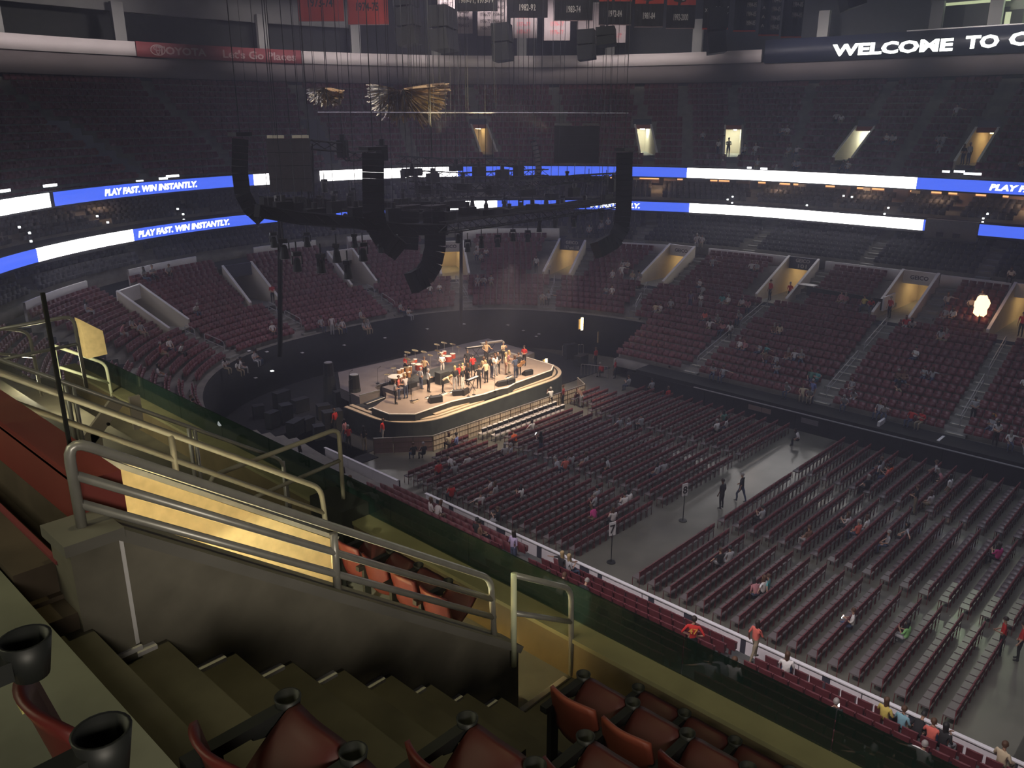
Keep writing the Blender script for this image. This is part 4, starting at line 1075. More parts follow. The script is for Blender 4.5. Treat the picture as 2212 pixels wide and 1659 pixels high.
# backstage clutter
def case(p, w_, d_, h_, label, m='blackpaint'):
    o = thing('equipment_case', label, 'case', (p.x, p.y, 0), random.uniform(-.4, .4), 'equipment cases beside the stage')
    MB().box((0, 0, h_/2+.08), (w_, d_, h_)).build('case_body', M[m], o)
    MB().box((0, 0, h_+.095), (w_+.02, d_+.02, .03)).build('lid_trim', M['blackmetal'], o)
    for sx in (-1, 1):
        for sy in (-1, 1): MB().cyl((sx*w_*.4, sy*d_*.4, 0), .05, .08, 8).build('caster', M['blackmetal'], o)
CL = [(560, 905), (590, 925), (620, 915), (640, 940), (665, 930), (700, 905), (690, 950), (720, 930), (735, 880), (760, 920), (610, 880), (650, 890), (1232, 775), (1255, 790), (1290, 750), (1262, 735), (1325, 700), (1215, 740), (1180, 720), (1140, 700)]
for i, (x, y) in enumerate(sorted(CL)):
    p = at_z(x, y, 0); case(p, random.uniform(.7, 1.3), random.uniform(.6, .8), random.uniform(.6, 1.4), 'dark wheeled equipment case in the shadow beside the stage, %s from the left' % nth(i))
for i, (x, y) in enumerate(((770, 900), (715, 870))):
    p = at_z(x, y, 0); o = thing('speaker_tower', ('black tapering speaker tower beside the left stage steps', 'black tapering speaker tower further left and behind its twin')[i], 'speaker', p, 0, 'side speaker towers')
    MB().cyl((0, 0, 0), .55, 2.2, 10, .42).build('tower', M['blackpaint'], o); MB().cyl((0, 0, 2.2), .40, 1.0, 10, .36).build('upper_cabinet', M['blackmetal'], o); MB().cyl((0, 0, 3.2), .30, .04, 10).build('cap', M['alu'], o)
# barriers and lit things on the right behind the stage
for i, (pa, pb) in enumerate((((1255, 812), (1312, 818)), ((1215, 770), (1260, 768)))):
    a, b = at_z(*pa, 0), at_z(*pb, 0); o = thing('steel_barrier', ('low steel pipe barrier by the right front corner of the stage', 'low steel pipe barrier behind the right end of the stage')[i], 'barrier', (a+b)/2)
    a, b = a-o.location, b-o.location; up_ = Vector((0, 0, 1.05)); mb = MB(); mb.tube(bent([a, a+up_, b+up_, b], .1, 3), .025, 6); mb.build('frame', M['alu'], o)
    for k in range(1, 8):
        q = a+(b-a)*k/8; mb = MB(); mb.tube([q+Vector((0, 0, .15)), q+up_], .012, 5); mb.build('bar', M['alu'], o)
lw = [(1255, 687, 1257, 713, 'bright vertical work light against the black curtain'), (1301, 712, 1298, 742, 'slanted yellow lit strip at the cut end of the far stand'), (1180, 775, 1180, 786, 'small yellow work light behind the right end of the stage')]  # the slanted strip glows in place of a lit stair
for x0, y0, x1, y1, lab in lw:
    a = at_y(x0, y0, 44.3); b = at_y(x1, y1, 44.3); o = thing('work_light_or_lit_stair', lab, 'lamp', b, 0, 'backstage work lights and lit stair')
    a = a-o.location; MB().box((0, 0, a.z/2), (.18, .12, a.z)).build('tube_lamp', M['tube'], o); MB().box((-.25, .1, a.z/2), (.3, .08, a.z*.8)).build('reflector', M['yellow_wall'], o); MB().box((0, .12, -b.z/2+.0), (.05, .05, b.z)).build('stand', M['blackmetal'], o)
wl = at_z(1352, 748, 2.2)
for i, (x, y) in enumerate(((690, 752), (678, 772), (663, 807), (752, 756), (817, 742), (880, 728), (940, 710), (1000, 700), (1100, 702), (1150, 714), (700, 793), (648, 750), (1205, 727), (1218, 722))):
    p = at_y(x, y, 52.5); s_, t_ = sval(p.x, p.y), tval(p.x, p.y); c, n = ring(4.9, t_); q = c-n*.3
    k = Vector((p.x, p.y, 0)).length; o = thing('aisle_lamp', 'tiny white lamp on the black curtain, %s from the left' % nth(i), 'lamp', (q.x, q.y, H+(p.z-H)*Vector((q.x, q.y, 0)).length/k), 0, 'tiny lamps on the black curtain')
    MB().box((0, 0, 0), (.22, .22, .05)).build('lens', M['dot'] if i in (10,) else M['white'], o); MB().box((0, 0, -.05), (.25, .25, .05)).build('housing', M['blackmetal'], o)
# ================================================================== ribbon boards, fascia signs, banners
rt = Ring(19.93)
def ribbon(name_label, z0, z1, segs, texts):
    root = thing('ribbon_board', name_label, 'led screen', (74, 25, z0))
    def rr_(o): o.matrix_parent_inverse = Matrix.Translation(-Vector(root.location)); return o
    for x0, x1, m in segs:
        a, b = t_at_px(19.9, (z0+z1)/2, x1), t_at_px(19.9, (z0+z1)/2, x0)
        rr_(sweep([(19.85, z0), (19.85, z1), (19.98, z1), (19.98, z0)], frange(a, b, .8), 'led_panel', M[m], None, root, True))
    for txt, x0, x1, h in texts:
        tl, tr = t_at_px(19.8, (z0+z1)/2, x0), t_at_px(19.8, (z0+z1)/2, x1)
        rr_(ring_text(txt, 19.80, (z0+z1)/2, h, tl, tr, root, M['led_text'], .05, shear=.2))
    return root
ribbon('upper ring of blue and white advertising screens around the bowl', 15.08, 16.0,
    [(-260, 112, 'led_white'), (113, 505, 'led_blue'), (538, 545, 'led_blue'), (546, 590, 'led_white'), (690, 862, 'led_white'), (863, 925, 'led_white'), (926, 985, 'led_white'), (988, 1480, 'led_blue'), (1481, 1982, 'led_white'), (1983, 2290, 'led_blue')],
    [('PLAY FAST. WIN INSTANTLY.', 225, 427, .50), ('PLAY FAST.', 2136, 2262, .50)])
ribbon('lower ring of blue and white advertising screens below the suites', 11.75, 12.62,
    [(-300, 83, 'led_blue'), (84, 288, 'led_white'), (289, 700, 'led_blue'), (730, 905, 'led_blue'), (940, 1072, 'led_white'), (1078, 1485, 'led_blue'), (1486, 1993, 'led_white'), (1994, 1998, 'led_blue'), (2114, 2290, 'led_blue')],
    [('PLAY FAST. WIN INSTANTLY.', 300, 498, .50), ('WIN INSTANTLY.', 1262, 1386, .50)])
gb = thing('camera_booth', 'grey booth filling the gap in the lower ribbon screens', 'booth', ring(19.6, t_at_px(19.6, 12, 2055))[0]+Vector((0, 0, 10.9)))
for nm_, a, b, z0, z1, so, m in (('front_panel', 1998, 2112, 11.2, 12.75, 19.6, 'greybox'), ('shelf', 2000, 2108, 11.05, 11.18, 19.2, 'dark_int')):
    o = sweep([(so, z0), (so, z1), (so+.5, z1), (so+.5, z0)], frange(t_at_px(so, 12, b), t_at_px(so, 12, a), .5), nm_, M[m], None, gb, True); o.matrix_parent_inverse = Matrix.Translation(-Vector(gb.location))
for i, x in enumerate((2032, 2062)):
    t = t_at_px(19.5, 11.6, x); c, n = ring(19.5, t); o = MB().box((c.x-gb.location.x, c.y-gb.location.y, 11.6-gb.location.z), (.2, .5, .35)).build('vent', M['dark_int'], gb)
# suite lamps glowing beneath the upper ribbon
k = 0
for i, (x, wd) in enumerate(((1392, 26), (1412, 20), (1462, 18), (1540, 16), (1570, 24), (1690, 22), (1720, 16), (1790, 28), (1822, 20), (1862, 18), (1900, 24), (1968, 36), (2020, 18), (2060, 22), (2110, 30), (2180, 24), (315, 24), (300, 12), (215, 16), (1322, 10), (2205, 20), (1605, 18), (1648, 16))):
    t = t_at_px(24.5, 14.6, x); c, n = ring(24.5, t); ang = math.atan2(n.y, n.x)
    o = thing('suite_lamp', 'warm lamp glowing in a suite under the upper ribbon screens, %s from the left' % nth(sorted([1392,1412,1462,1540,1570,1690,1720,1790,1822,1862,1900,1968,2020,2060,2110,2180,315,300,215,1322,2205,1605,1648]).index(x)), 'lamp', (c.x, c.y, 14.45), ang, 'suite lamps')
    MB().box((0, 0, .1), (.1, wd*.045, .22)).build('shade', M['suite_glow'], o); MB().box((.06, 0, .0), (.06, wd*.05, .8)).build('wall_panel', M['column'], o)
for i, (x, y) in enumerate(((1582, 438), (1585, 425), (1738, 443), (1820, 423), (1836, 425), (1912, 462), (1918, 449), (2125, 472), (2136, 462), (216, 468), (231, 480), (47, 492), (67, 504), (382, 451), (392, 462), (393, 474), (1573, 431), (70, 522), (2128, 480))):
    z_ = 13.2; t = t_at_px(20.6, z_, x); c, n = ring(20.6, t); p = c; d = ray(x, y); kz = H+d.z*(p.x/d.x if abs(d.x) > .3 else p.y/d.y)
    o = thing('rail_lamp', 'tiny white step lamp in front of the suites, %s from the left' % nth(sorted([1582,1585,1738,1820,1836,1912,1918,2125,2136,216,231,47,67,382,392,393,1573,70,2128]).index(x)), 'lamp', (p.x, p.y, kz), 0, 'tiny lamps before the suites')
    MB().box((0, 0, 0), (.13, .13, .13)).build('lens', M['dot'], o); MB().box((0, 0, -.12), (.08, .08, .12)).build('stem', M['blackmetal'], o)
for i, (x, y, w_) in enumerate(((113, 402, 1.6), (300, 392, .8), (375, 381, 1.5), (352, 386, 1.0), (2040, 371, .7), (2068, 371, 1.0), (2100, 376, 1.6), (1622, 363, .5), (1655, 365, .8), (12, 413, 1.3))):
    t = t_at_px(20.3, 16.3, x); c, n = ring(20.3, t); d = ray(x, y); kz = H+d.z*(c.x/d.x if abs(d.x) > .3 else c.y/d.y)
    o = thing('monitor', 'bright little screen on the rail above the upper ribbon, %s from the left' % nth(sorted([113,300,375,352,2040,2068,2100,1622,1655,12]).index(x)), 'screen', (c.x, c.y, kz-.1), math.atan2(n.y, n.x), 'rail screens')
    MB().box((0, 0, .12), (.08, w_*.8, .17)).build('display', M['led_text'], o); MB().box((0, 0, -.05), (.1, .1, .12)).build('foot', M['blackmetal'], o)
# fascia signs
T = t_at_px
ts = thing('fascia_sign', 'faded red advertising panel with round emblem on the white top fascia', 'sign', ring(31.9, 62)[0]+Vector((0, 0, 26.8)))
def rts(o): o.matrix_parent_inverse = Matrix.Translation(-Vector(ts.location)); return o
a, b = T(31.95, 26.8, 655), T(31.95, 26.8, 298)
rts(sweep([(31.9, 26.15), (31.9, 27.48), (32.0, 27.48), (32.0, 26.15)], frange(a, b, .5), 'panel', M['red_dull'], None, ts, True))
rts(ring_text('TOYOTA', 31.86, 26.8, .72, T(31.9, 26.8, 352), T(31.9, 26.8, 445), ts, M['lettering_dull'], .03))
rts(ring_text('|', 31.86, 26.8, .8, T(31.9, 26.8, 467), T(31.9, 26.8, 470), ts, M['lettering_dull'], .0))
rts(ring_text("Let's Go Places", 31.86, 26.8, .80, T(31.9, 26.8, 489), T(31.9, 26.8, 642), ts, M['lettering_dull'], .02))
def ellipse_ring(s_, t, z, rx, rz_, w_, n=28, dx=0, dz=0):
    R = Ring(s_); d0 = R.d(t)+dx; mb = MB()
    for k in range(n):
        th = 2*math.pi*k/n
        for q in (1, 1-w_):
            p = R.pos(d0+math.cos(th)*rx*q); mb.v.append((p.x, p.y, z+dz+math.sin(th)*rz_*q))
    for k in range(n): a_, b_ = 2*k, 2*((k+1) % n); mb.f.append((a_, b_, b_+1, a_+1))
    mb.m = [0]*n; return mb
te = T(31.9, 26.8, 330)
for (rx, rz_, dz, w_) in ((.75, .5, 0, .16), (.42, .24, .17, .22), (.20, .46, .02, .3)): rts(ellipse_ring(31.86, te, 26.8, rx, rz_, w_, dz=dz).build('emblem', M['lettering_dull'], ts))
ws = thing('welcome_board', 'dark scoreboard band reading WELCOME TO in glowing white letters', 'led screen', ring(31.9, 25)[0]+Vector((0, 0, 27)))
def rws(o): o.matrix_parent_inverse = Matrix.Translation(-Vector(ws.location)); return o
rws(sweep([(31.95, 26.1), (31.95, 28.35), (32.6, 28.35), (32.6, 26.1)], frange(-8, T_LED-.1, 1), 'screen', M['led_off'], None, ws, True))
rws(sweep([(31.9, 28.35), (31.9, 28.45), (32.6, 28.45), (32.6, 28.35)], frange(-8, T(32, 28.4, 1960), 1), 'top_edge', M['white'], None, ws, True))
rws(ring_text('WELCOME', 31.9, 27.02, 1.12, T(31.9, 27, 1800), T(31.9, 27, 2062), ws, M['welcome'], .045)); rws(ring_text('TO', 31.9, 27.12, 1.12, T(31.9, 27, 2082), T(31.9, 27, 2160), ws, M['welcome'], .045))
rws(ring_text('C', 31.9, 27.2, 1.12, T(31.9, 27, 2182), T(31.9, 27, 2222), ws, M['welcome'], .045))
# bright press room at the top right
pr_ = thing('press_room', 'greenish lit press room with dark monitors at the top right corner', 'room', ring(35, 19)[0]+Vector((0, 0, 28)))
def rpr(o): o.matrix_parent_inverse = Matrix.Translation(-Vector(pr_.location)); return o
rpr(sweep([(36.5, 27.2), (36.5, 33)], frange(10, 24.6, 1), 'back_wall', mat('pale green wall', (.32, .36, .30), .8, var=.1, scale=.5), None, pr_))
for i, (x, y, w_) in enumerate(((2113, 32, 2.0), (2163, 40, 1.5), (2195, 45, 1.3))):
    t = T(35.5, 30, x); c, n = ring(35.5, t); p = at_x(x, y, c.x); o = MB().box((c.x, c.y, p.z), (.15, w_, 1.9), math.atan2(n.y, n.x)).build('monitor', M['dark_int'], pr_); rpr(o)
for x, y, h_ in ((2181, 50, 1.9), (2100, 2, .5)):
    t = T(35.2, 30, x); c, n = ring(35.2, t); p = at_x(x, y, c.x); rpr(MB().box((c.x, c.y, p.z), (.1, .45 if h_ > 1 else 6, h_)).build('lit_panel', mat('lit panel', (.1, .1, .1), .5, emit=(.75, .85, .50), es=.55), pr_))
point('press_room_light', ring(34.5, 18)[0]+Vector((0, 0, 32)), 1300, (.80, 1.0, .70), .6)
point('press_room_light', ring(34.8, 14)[0]+Vector((0, 0, 30.5)), 900, (.90, 1.0, .75), .6)

# ------------------------------------------------------------------ hanging banners
bcount = 0
def banner(x0, x1, yb, z, tall, kind, lines, label, yb1=None, group=None):
    """x0..x1 bottom edge in the photograph, z = height of the bottom edge"""
    yb1 = yb if yb1 is None else yb1
    a = at_z(x0, yb, z); mid = at_z((x0+x1)/2, (yb+yb1)/2, z); b_ = ray(x1, yb1); tt = mid.x/ray((x0+x1)/2, (yb+yb1)/2).x
    b = Vector((b_.x*tt, b_.y*tt, H+b_.z*tt)); a_ = ray(x0, yb); a = Vector((a_.x*tt, a_.y*tt, H+a_.z*tt)); a.z = b.z = z
    u = (b-a).normalized(); W = (b-a).length; c = (a+b)/2
    root = thing('championship_banner', label, 'banner', c, 0, 'hanging banners')
    N = u.cross(Vector((0, 0, 1)))
    def strip(z0, z1, m, name, off=0, w0=-.5, w1=.5):
        mb = MB(); n = 8
        for i in range(n+1):
            f = w0+(w1-w0)*i/n; wv = N*(off+.05*math.sin(f*9+c.x))
            mb.v += [tuple(u*(f*W)+wv+Vector((0, 0, z0))), tuple(u*(f*W)+wv+Vector((0, 0, z1))), tuple(u*(f*W)+wv-N*.03+Vector((0, 0, z0))), tuple(u*(f*W)+wv-N*.03+Vector((0, 0, z1)))]
        for i in range(n): q = 4*i; mb.f += [(q, q+4, q+5, q+1), (q+3, q+7, q+6, q+2), (q, q+2, q+6, q+4), (q+1, q+5, q+7, q+3)]
        mb.m = [0]*len(mb.f); return mb.build(name, M[m], root)
    base = {'orange': 'orange', 'black': 'banner_black', 'duo': 'banner_black', 'white': 'banner_white', 'list': 'banner_white', 'blacklist': 'banner_black'}[kind]
    strip(0, tall, base, 'cloth')
    if kind == 'duo':
        strip(1.75, tall, 'orange', 'upper_field', .012)
        q = u.cross(Vector((0, 0, 1)))*.12
        def P2(a, b): return u*a+Vector((0, 0, 1.95+b))+q
        mb = MB(); pts = [(-.75, .30), (-.70, .52), (-.1, .62), (.25, .55), (.42, .30), (.30, .05), (-.05, -.02), (-.12, -.30), (-.32, -.30), (-.28, .02), (-.62, .08)]
        mb.add([P2(a, b) for a, b in pts], [tuple(range(len(pts)))]); mb.build('emblem', M['print_black'], root)
        mb = MB(); mb.add([P2(.12+.17*math.cos(k*math.pi/6), .28+.17*math.sin(k*math.pi/6))+q*.1 for k in range(12)], [tuple(range(12))]); mb.build('emblem_disc', M['print_white'], root)
    if kind == 'blacklist': strip(0, .10, 'orange', 'hem', .012)
    if kind in ('orange', 'duo'): strip(0, .05, 'lettering_dull', 'hem', .012)
    MB().tube([-u*W/2+Vector((0, 0, tall)), u*W/2+Vector((0, 0, tall))], .04, 6).build('pole', M['alu'], root)
    for sg in (-.4, .4): MB().tube([u*W*sg+Vector((0, 0, tall)), u*W*sg+Vector((0, 0, 38-z))], .015, 4).build('cable', M['blackmetal'], root)
    for txt, hh, zz, ww, m, dx in lines:
        flat_text(txt, hh, u*(dx*W)+N*.11+Vector((0, 0, zz)), u, root, M[m], width=ww*W)
    return root
def em(root, zz, r, u):
    pass
banner(646, 744, 44, 27.6, 9, 'orange', [('1973-74', .62, 1.3, .55, 'print_black', 0)], 'orange banner dated 1973-74 at the top left of the banner rows', 50)
banner(752, 840, 50, 27.4, 9, 'orange', [('1974-75', .6, 1.25, .55, 'print_black', 0)], 'orange banner dated 1974-75 beside the first orange banner', 58)
banner(983, 1075, 22, 28.6, 8, 'black', [('1969-71, 1973-79', .5, .75, .8, 'print_white', 0)], 'black banner with two spans of years in white', 27)
banner(1096, 1183, 36, 28.3, 8, 'black', [('1982-92', .5, .75, .40, 'print_white', 0)], 'black banner dated 1982-92', 41)
banner(1197, 1280, 43, 28.0, 8, 'duo', [('1983-74', .5, .85, .36, 'print_white', 0)], 'orange over black banner dated in the 1970s with winged emblem', 48)
banner(1293, 1363, 52, 27.8, 8, 'duo', [('1972-84', .5, .85, .40, 'print_white', 0)], 'orange over black banner dated 1972-84', 57)
banner(1370, 1431, 57, 27.7, 8, 'duo', [('1981-84', .5, .85, .42, 'print_white', 0)], 'orange over black banner dated 1981-84', 61)
banner(1438, 1500, 60, 27.6, 8, 'duo', [('1992-2000', .5, .85, .5, 'print_white', 0), ('88', 1.5, 4.0, .62, 'print_white', 0)], 'orange over black banner with large white 88', 64)
def rows_(n, m, w_=.36, h_=.34, st=.62, dx=(-.22, .22), z0=.7, s1='1976-77', s2='1984-85'):
    return [(s1 if j == 0 else s2, h_, z0+st*i, w_, m, dx[j]) for i in range(n) for j in range(len(dx))]
banner(947, 1021, 70, 28.3, 6, 'list', rows_(6, 'print_black'), 'white banner listing years in two columns, half hidden by a speaker cluster', 75)
banner(1031, 1095, 76, 28.3, 6, 'list', rows_(6, 'print_black'), 'white banner listing black years beside the orange-dated white banner', 79)
banner(1103, 1160, 80, 28.3, 4.2, 'white', rows_(3, 'print_red', .5, .4, .7, (0,), .6), 'small white banner with three red lines, first of four', 85)
banner(1175, 1231, 86, 28.3, 4, 'white', rows_(2, 'print_red', .5, .45, .8, (0,), .8), 'small white banner with two red lines, second of four', 89)
banner(1246, 1295, 92, 28.3, 4, 'white', rows_(1, 'print_red', .6, .5, .8, (0,), 1.1), 'small white banner with one red word, third of four', 95)
banner(1306, 1351, 85, 28.3, 4, 'white', rows_(1, 'print_red', .6, .45, .8, (0,), .7), 'small white banner with red line, last of four', 100)
banner(1517, 1572, 60, 27.0, 7, 'blacklist', rows_(2, 'print_white', .5, .3, .42, (.22,), 1.0, '1967', '1987')+[('X', .25, 1.3, .1, 'print_white', -.4)], 'black list banner under the tilted grey panel, first of four', 67)
banner(1584, 1631, 65, 26.9, 7, 'blacklist', rows_(5, 'print_white', .42, .34, .62, (.25,), .6, '1984-85', '1986-87'), 'black list banner, second of four', 72)
banner(1638, 1682, 76, 26.6, 7, 'blacklist', rows_(5, 'print_white', .42, .36, .62, (.25,), .6, '1984-85', '1986-87')+rows_(3, 'print_white', .16, .22, .62, (-.35,), .7, 'A', 'B'), 'black list banner with bright white blocks, third of four', 79)
banner(1687, 1730, 79, 26.6, 7, 'blacklist', rows_(4, 'print_white', .5, .36, .75, (.18,), 1.6, '1984-85', '1986-87'), 'black list banner with bright white blocks, last of four', 84)
# winged emblems on the duo banners
for x, y in ((1241, 5), (1330, 12), (1405, 19), (1472, 30)):
    pass
def speaker_cluster(x, y, w_, h_, z, label):
    p = at_z(x, y, z); o = thing('speaker_cluster', label, 'speaker', p, math.atan2(-p.x, p.y)*0+.6, 'house speaker clusters')
    n = max(2, int(h_/1.1))
    for i in range(n): MB().box((0, .05*i*i, (i+.5)*h_/n), (w_, 1.3, h_/n*.92), rot=Matrix.Rotation(-.06*(n-i), 3, 'X')).build('cabinet', M['array'], o)
    for sx in (-.35, .35): MB().tube([(w_*sx, 0, h_), (w_*sx, 0, 38-z)], .03, 5).build('cable', M['blackmetal'], o)
speaker_cluster(960, 112, 3.6, 3.0, 25.3, 'black speaker cluster covering part of the white list banner'); speaker_cluster(885, 100, 2.2, 3.8, 25.6, 'dark speaker cluster left of the biggest one'); speaker_cluster(1086, 134, 2.5, 2.8, 24.9, 'black speaker cluster hanging in front of the white fascia, left')
speaker_cluster(1267, 131, 2.2, 2.2, 24.9, 'black speaker cluster hanging in front of the white fascia, middle'); speaker_cluster(1545, 118, 2.3, 3.2, 25.2, 'black speaker cluster in front of the fascia beside the striped tail'); speaker_cluster(1838, 20, 3, 6, 28.5, 'dark speaker cluster near the top right edge')
speaker_cluster(1310, 100, 3.2, 1.2, 25.6, 'low dark cluster hiding the foot of the fourth small white banner')

# ================================================================== concert rig over the stage
def box_truss(pts, w_, label, y_=None, lacing=.9):
    """square truss along 3-D points"""
    o = thing('lighting_truss', label, 'truss', pts[0], 0, 'lighting trusses'); P = [Vector(p)-Vector(pts[0]) for p in pts]
    U = Vector((0, 0, w_/2)); ch = []
    offs = []
    for i, p in enumerate(P):
        d = (P[min(i+1, len(P)-1)]-P[max(i-1, 0)]).normalized(); s_ = d.cross(Vector((0, 0, 1))).normalized()*w_/2; offs.append((s_+U, s_-U, -s_-U, -s_+U))
    for k in range(4): MB().tube([p+offs[i][k] for i, p in enumerate(P)], .05, 5).build('chord', M['array'], o)
    mb = MB()
    for i in range(len(P)-1):
        L = (P[i+1]-P[i]).length; n = max(1, int(L/lacing))
        for j in range(n):
            for k in range(4):
                a = (P[i]+offs[i][k]).lerp(P[i+1]+offs[i+1][k], j/n); b = (P[i]+offs[i][(k+1) % 4]).lerp(P[i+1]+offs[i+1][(k+1) % 4], (j+1)/n); mb.tube([a, b], .028, 3, caps=False)
    q = mb.build('lacing', M['array'], o); q['kind'] = 'stuff'; return o
def PY(x, y, Y): return at_y(x, y, Y)
def line_array(path, Y, w_, label, m='array', n=None, d_=.75, faces=False, yaw=.55):
    P = [PY(x, y, Y) for x, y in path]; L = [0]
    for i in range(1, len(P)): L.append(L[-1]+(P[i]-P[i-1]).length)
    n = n or int(L[-1]/.36); root = thing('line_array', label, 'speaker', P[0], 0, 'hanging speaker arrays'); prev = None
    def at(d):
        for i in range(1, len(L)):
            if d <= L[i]: return P[i-1].lerp(P[i], (d-L[i-1])/(L[i]-L[i-1])), (P[i]-P[i-1]).normalized()
        return P[-1], (P[-1]-P[-2]).normalized()
    h = L[-1]/n; view = Vector((P[0].x, P[0].y, 0)).normalized(); side = view.cross(Vector((0, 0, 1)))
    for i in range(n):
        c, _ = at((i+.5)*h); a, _1 = at(i*h); b, _2 = at((i+1)*h); t = (a-b).normalized()
        # cabinet local z along the curve, local x across
        zax = t; yax = (view-zax*view.dot(zax)).normalized(); xax = yax.cross(zax)
        R = Matrix((xax, yax, zax)).transposed()
        MB().box(c-P[0], (w_, d_, h*.93), rot=R).build('cabinet', M[m], root)
        if faces: MB().box(c-P[0]-yax*(d_/2+.01), (w_*.9, .02, h*.7), rot=R).build('grille', M['screen_off'], root)
    top = P[0]-P[0]
    MB().box(top+Vector((0, 0, .25)), (w_*1.1, .9, .2)).build('bumper_frame', M['blackmetal'], root)
    MB().tube([top+Vector((0, 0, .3)), Vector((0, 0, 38-P[0].z))], .03, 5).build('cable', M['blackmetal'], root)
    return root
line_array([(806, 330), (806, 400), (807, 455), (814, 490), (832, 518), (862, 540)], 40, 1.25, 'tall black curved speaker array left of the rig, in front of the white ribbon')
line_array([(936, 455), (940, 500), (940, 535), (932, 570), (915, 597), (888, 612)], 40.5, 1.35, 'large curved speaker array whose foot curls left over the end stand')
line_array([(882, 455), (882, 500), (880, 538)], 42, 1.35, 'straight black speaker stack hanging behind the big curved array', d_=1.2)
line_array([(1349, 330), (1348, 400), (1347, 450), (1342, 492), (1325, 520), (1288, 541)], 36, 1.15, 'black curved speaker array at the right of the rig')
line_array([(519, 300), (518, 370), (524, 418), (540, 448), (566, 472)], 43, .85, 'thin dark curved speaker array at the far left of the rig', d_=.5)
line_array([(1152, 305), (1160, 335), (1164, 365), (1158, 390), (1147, 404)], 52, .55, 'distant speaker array showing a curved row of grey faces', faces=True, d_=.4)
# video screens
def screen(x0, x1, y0, y1, Y, m, label, brackets):
    a, b = PY(x0, y0, Y), PY(x1, y0, Y); c = PY((x0+x1)/2, y1, Y); z0, z1 = c.z, (a.z+b.z)/2
    root = thing('video_screen', label, 'screen', ((a.x+b.x)/2, Y, z0)); v = Vector((a.x+b.x, 2*Y, 0)).normalized(); ang = math.atan2(-v.x, v.y)
    W = abs(PY(x1, y0, Y).x-PY(x0, y0, Y).x)*abs(math.cos(ang)) if False else (FPX and (Vector(((a.x+b.x)/2, Y, 0)).length*(x1-x0)/FPX*.97))
    MB().box((0, 0, (z1-z0)/2), (W, .18, z1-z0), ang).build('panel', M[m], root)
    for k in range(1, 4): MB().box((0, 0, (z1-z0)*k/4), (W*1.003, .2, .02), ang).build('seam', M['dark_int'], root)
    for s_ in brackets:
        MB().box((math.cos(ang)*W*s_, math.sin(ang)*W*s_, z1-z0+.12), (W*.38, .25, .16), ang).build('bracket', M['alu'] if m != 'black' else M['blackmetal'], root)
        MB().tube([(math.cos(ang)*W*s_, math.sin(ang)*W*s_, z1-z0+.2), (math.cos(ang)*W*s_, math.sin(ang)*W*s_, 38-z0)], .02, 4).build('cable', M['blackmetal'], root)
screen(577, 666, 300, 415, 43.5, 'screen_off', 'large flat grey video screen seen from its dull side at the left of the rig', (-.28, .28))
screen(1197, 1293, 272, 352, 42, 'black', 'square black video screen at the right of the rig', (-.3, .3))
rr_rig = random.Random(3)
# trusses
TR = [
 ([(555, 455), (640, 470), (760, 480), (870, 495), (960, 495)], 40, 'long low truss in front, sweeping from the left towards the big array'),
 ([(955, 492), (1060, 478), (1180, 462), (1345, 437)], 39, 'long low truss rising to the right array'),
 ([(565, 435), (700, 440), (850, 445), (1000, 440)], 45, 'second truss behind the front one on the left'),
 ([(870, 470), (1000, 462), (1200, 448), (1330, 430)], 44, 'dark truss behind the right hand front truss'),
 ([(668, 312), (732, 318), (752, 338), (806, 334)], 43, 'stepped truss joining the grey screen to the left array'),
 ([(670, 320), (672, 430)], 43, 'upright truss piece at the right edge of the grey screen'),
 ([(860, 345), (960, 350), (1060, 348), (1130, 356)], 47, 'high rear truss crossing the centre of the rig'),
 ([(890, 400), (1010, 405), (1150, 395)], 46, 'middle rear truss crossing the ribbon screens'),
 ([(880, 375), (1000, 380), (1180, 372)], 50, 'rear truss just below the upper ribbon screens'),
 ([(1130, 400), (1250, 385), (1340, 380)], 44, 'short truss right of centre under the black screen'),
 ([(900, 425), (1040, 420), (1200, 415)], 48, 'lowest rear truss between the two ribbons')]
for pts, Y, lab in TR:
    o = box_truss([PY(x, y, Y) for x, y in pts], .62 if Y < 41 else .5, lab)
    z = pts[0]
    P = [PY(x, y, Y) for x, y in pts]
    if 'front' in lab or 'second' in lab or 'dark truss' in lab:
        for a, b in zip(P[:-1], P[1:]):
            dv = b-a; MB().box((a+b)/2-P[0], (dv.length, .55, .62 if 'front,' in lab or 'rising' in lab else .45), rot=dv.to_track_quat('X', 'Z').to_matrix()).build('cable_tray', M['array'], o)
    for q in (P[0].lerp(P[1], .3), P[-1].lerp(P[-2], .3)): MB().tube([q-P[0], Vector((q.x, q.y, 38))-P[0]], .018, 4).build('cable', M['cable'] if Y < 44 else M['blackmetal'], o)
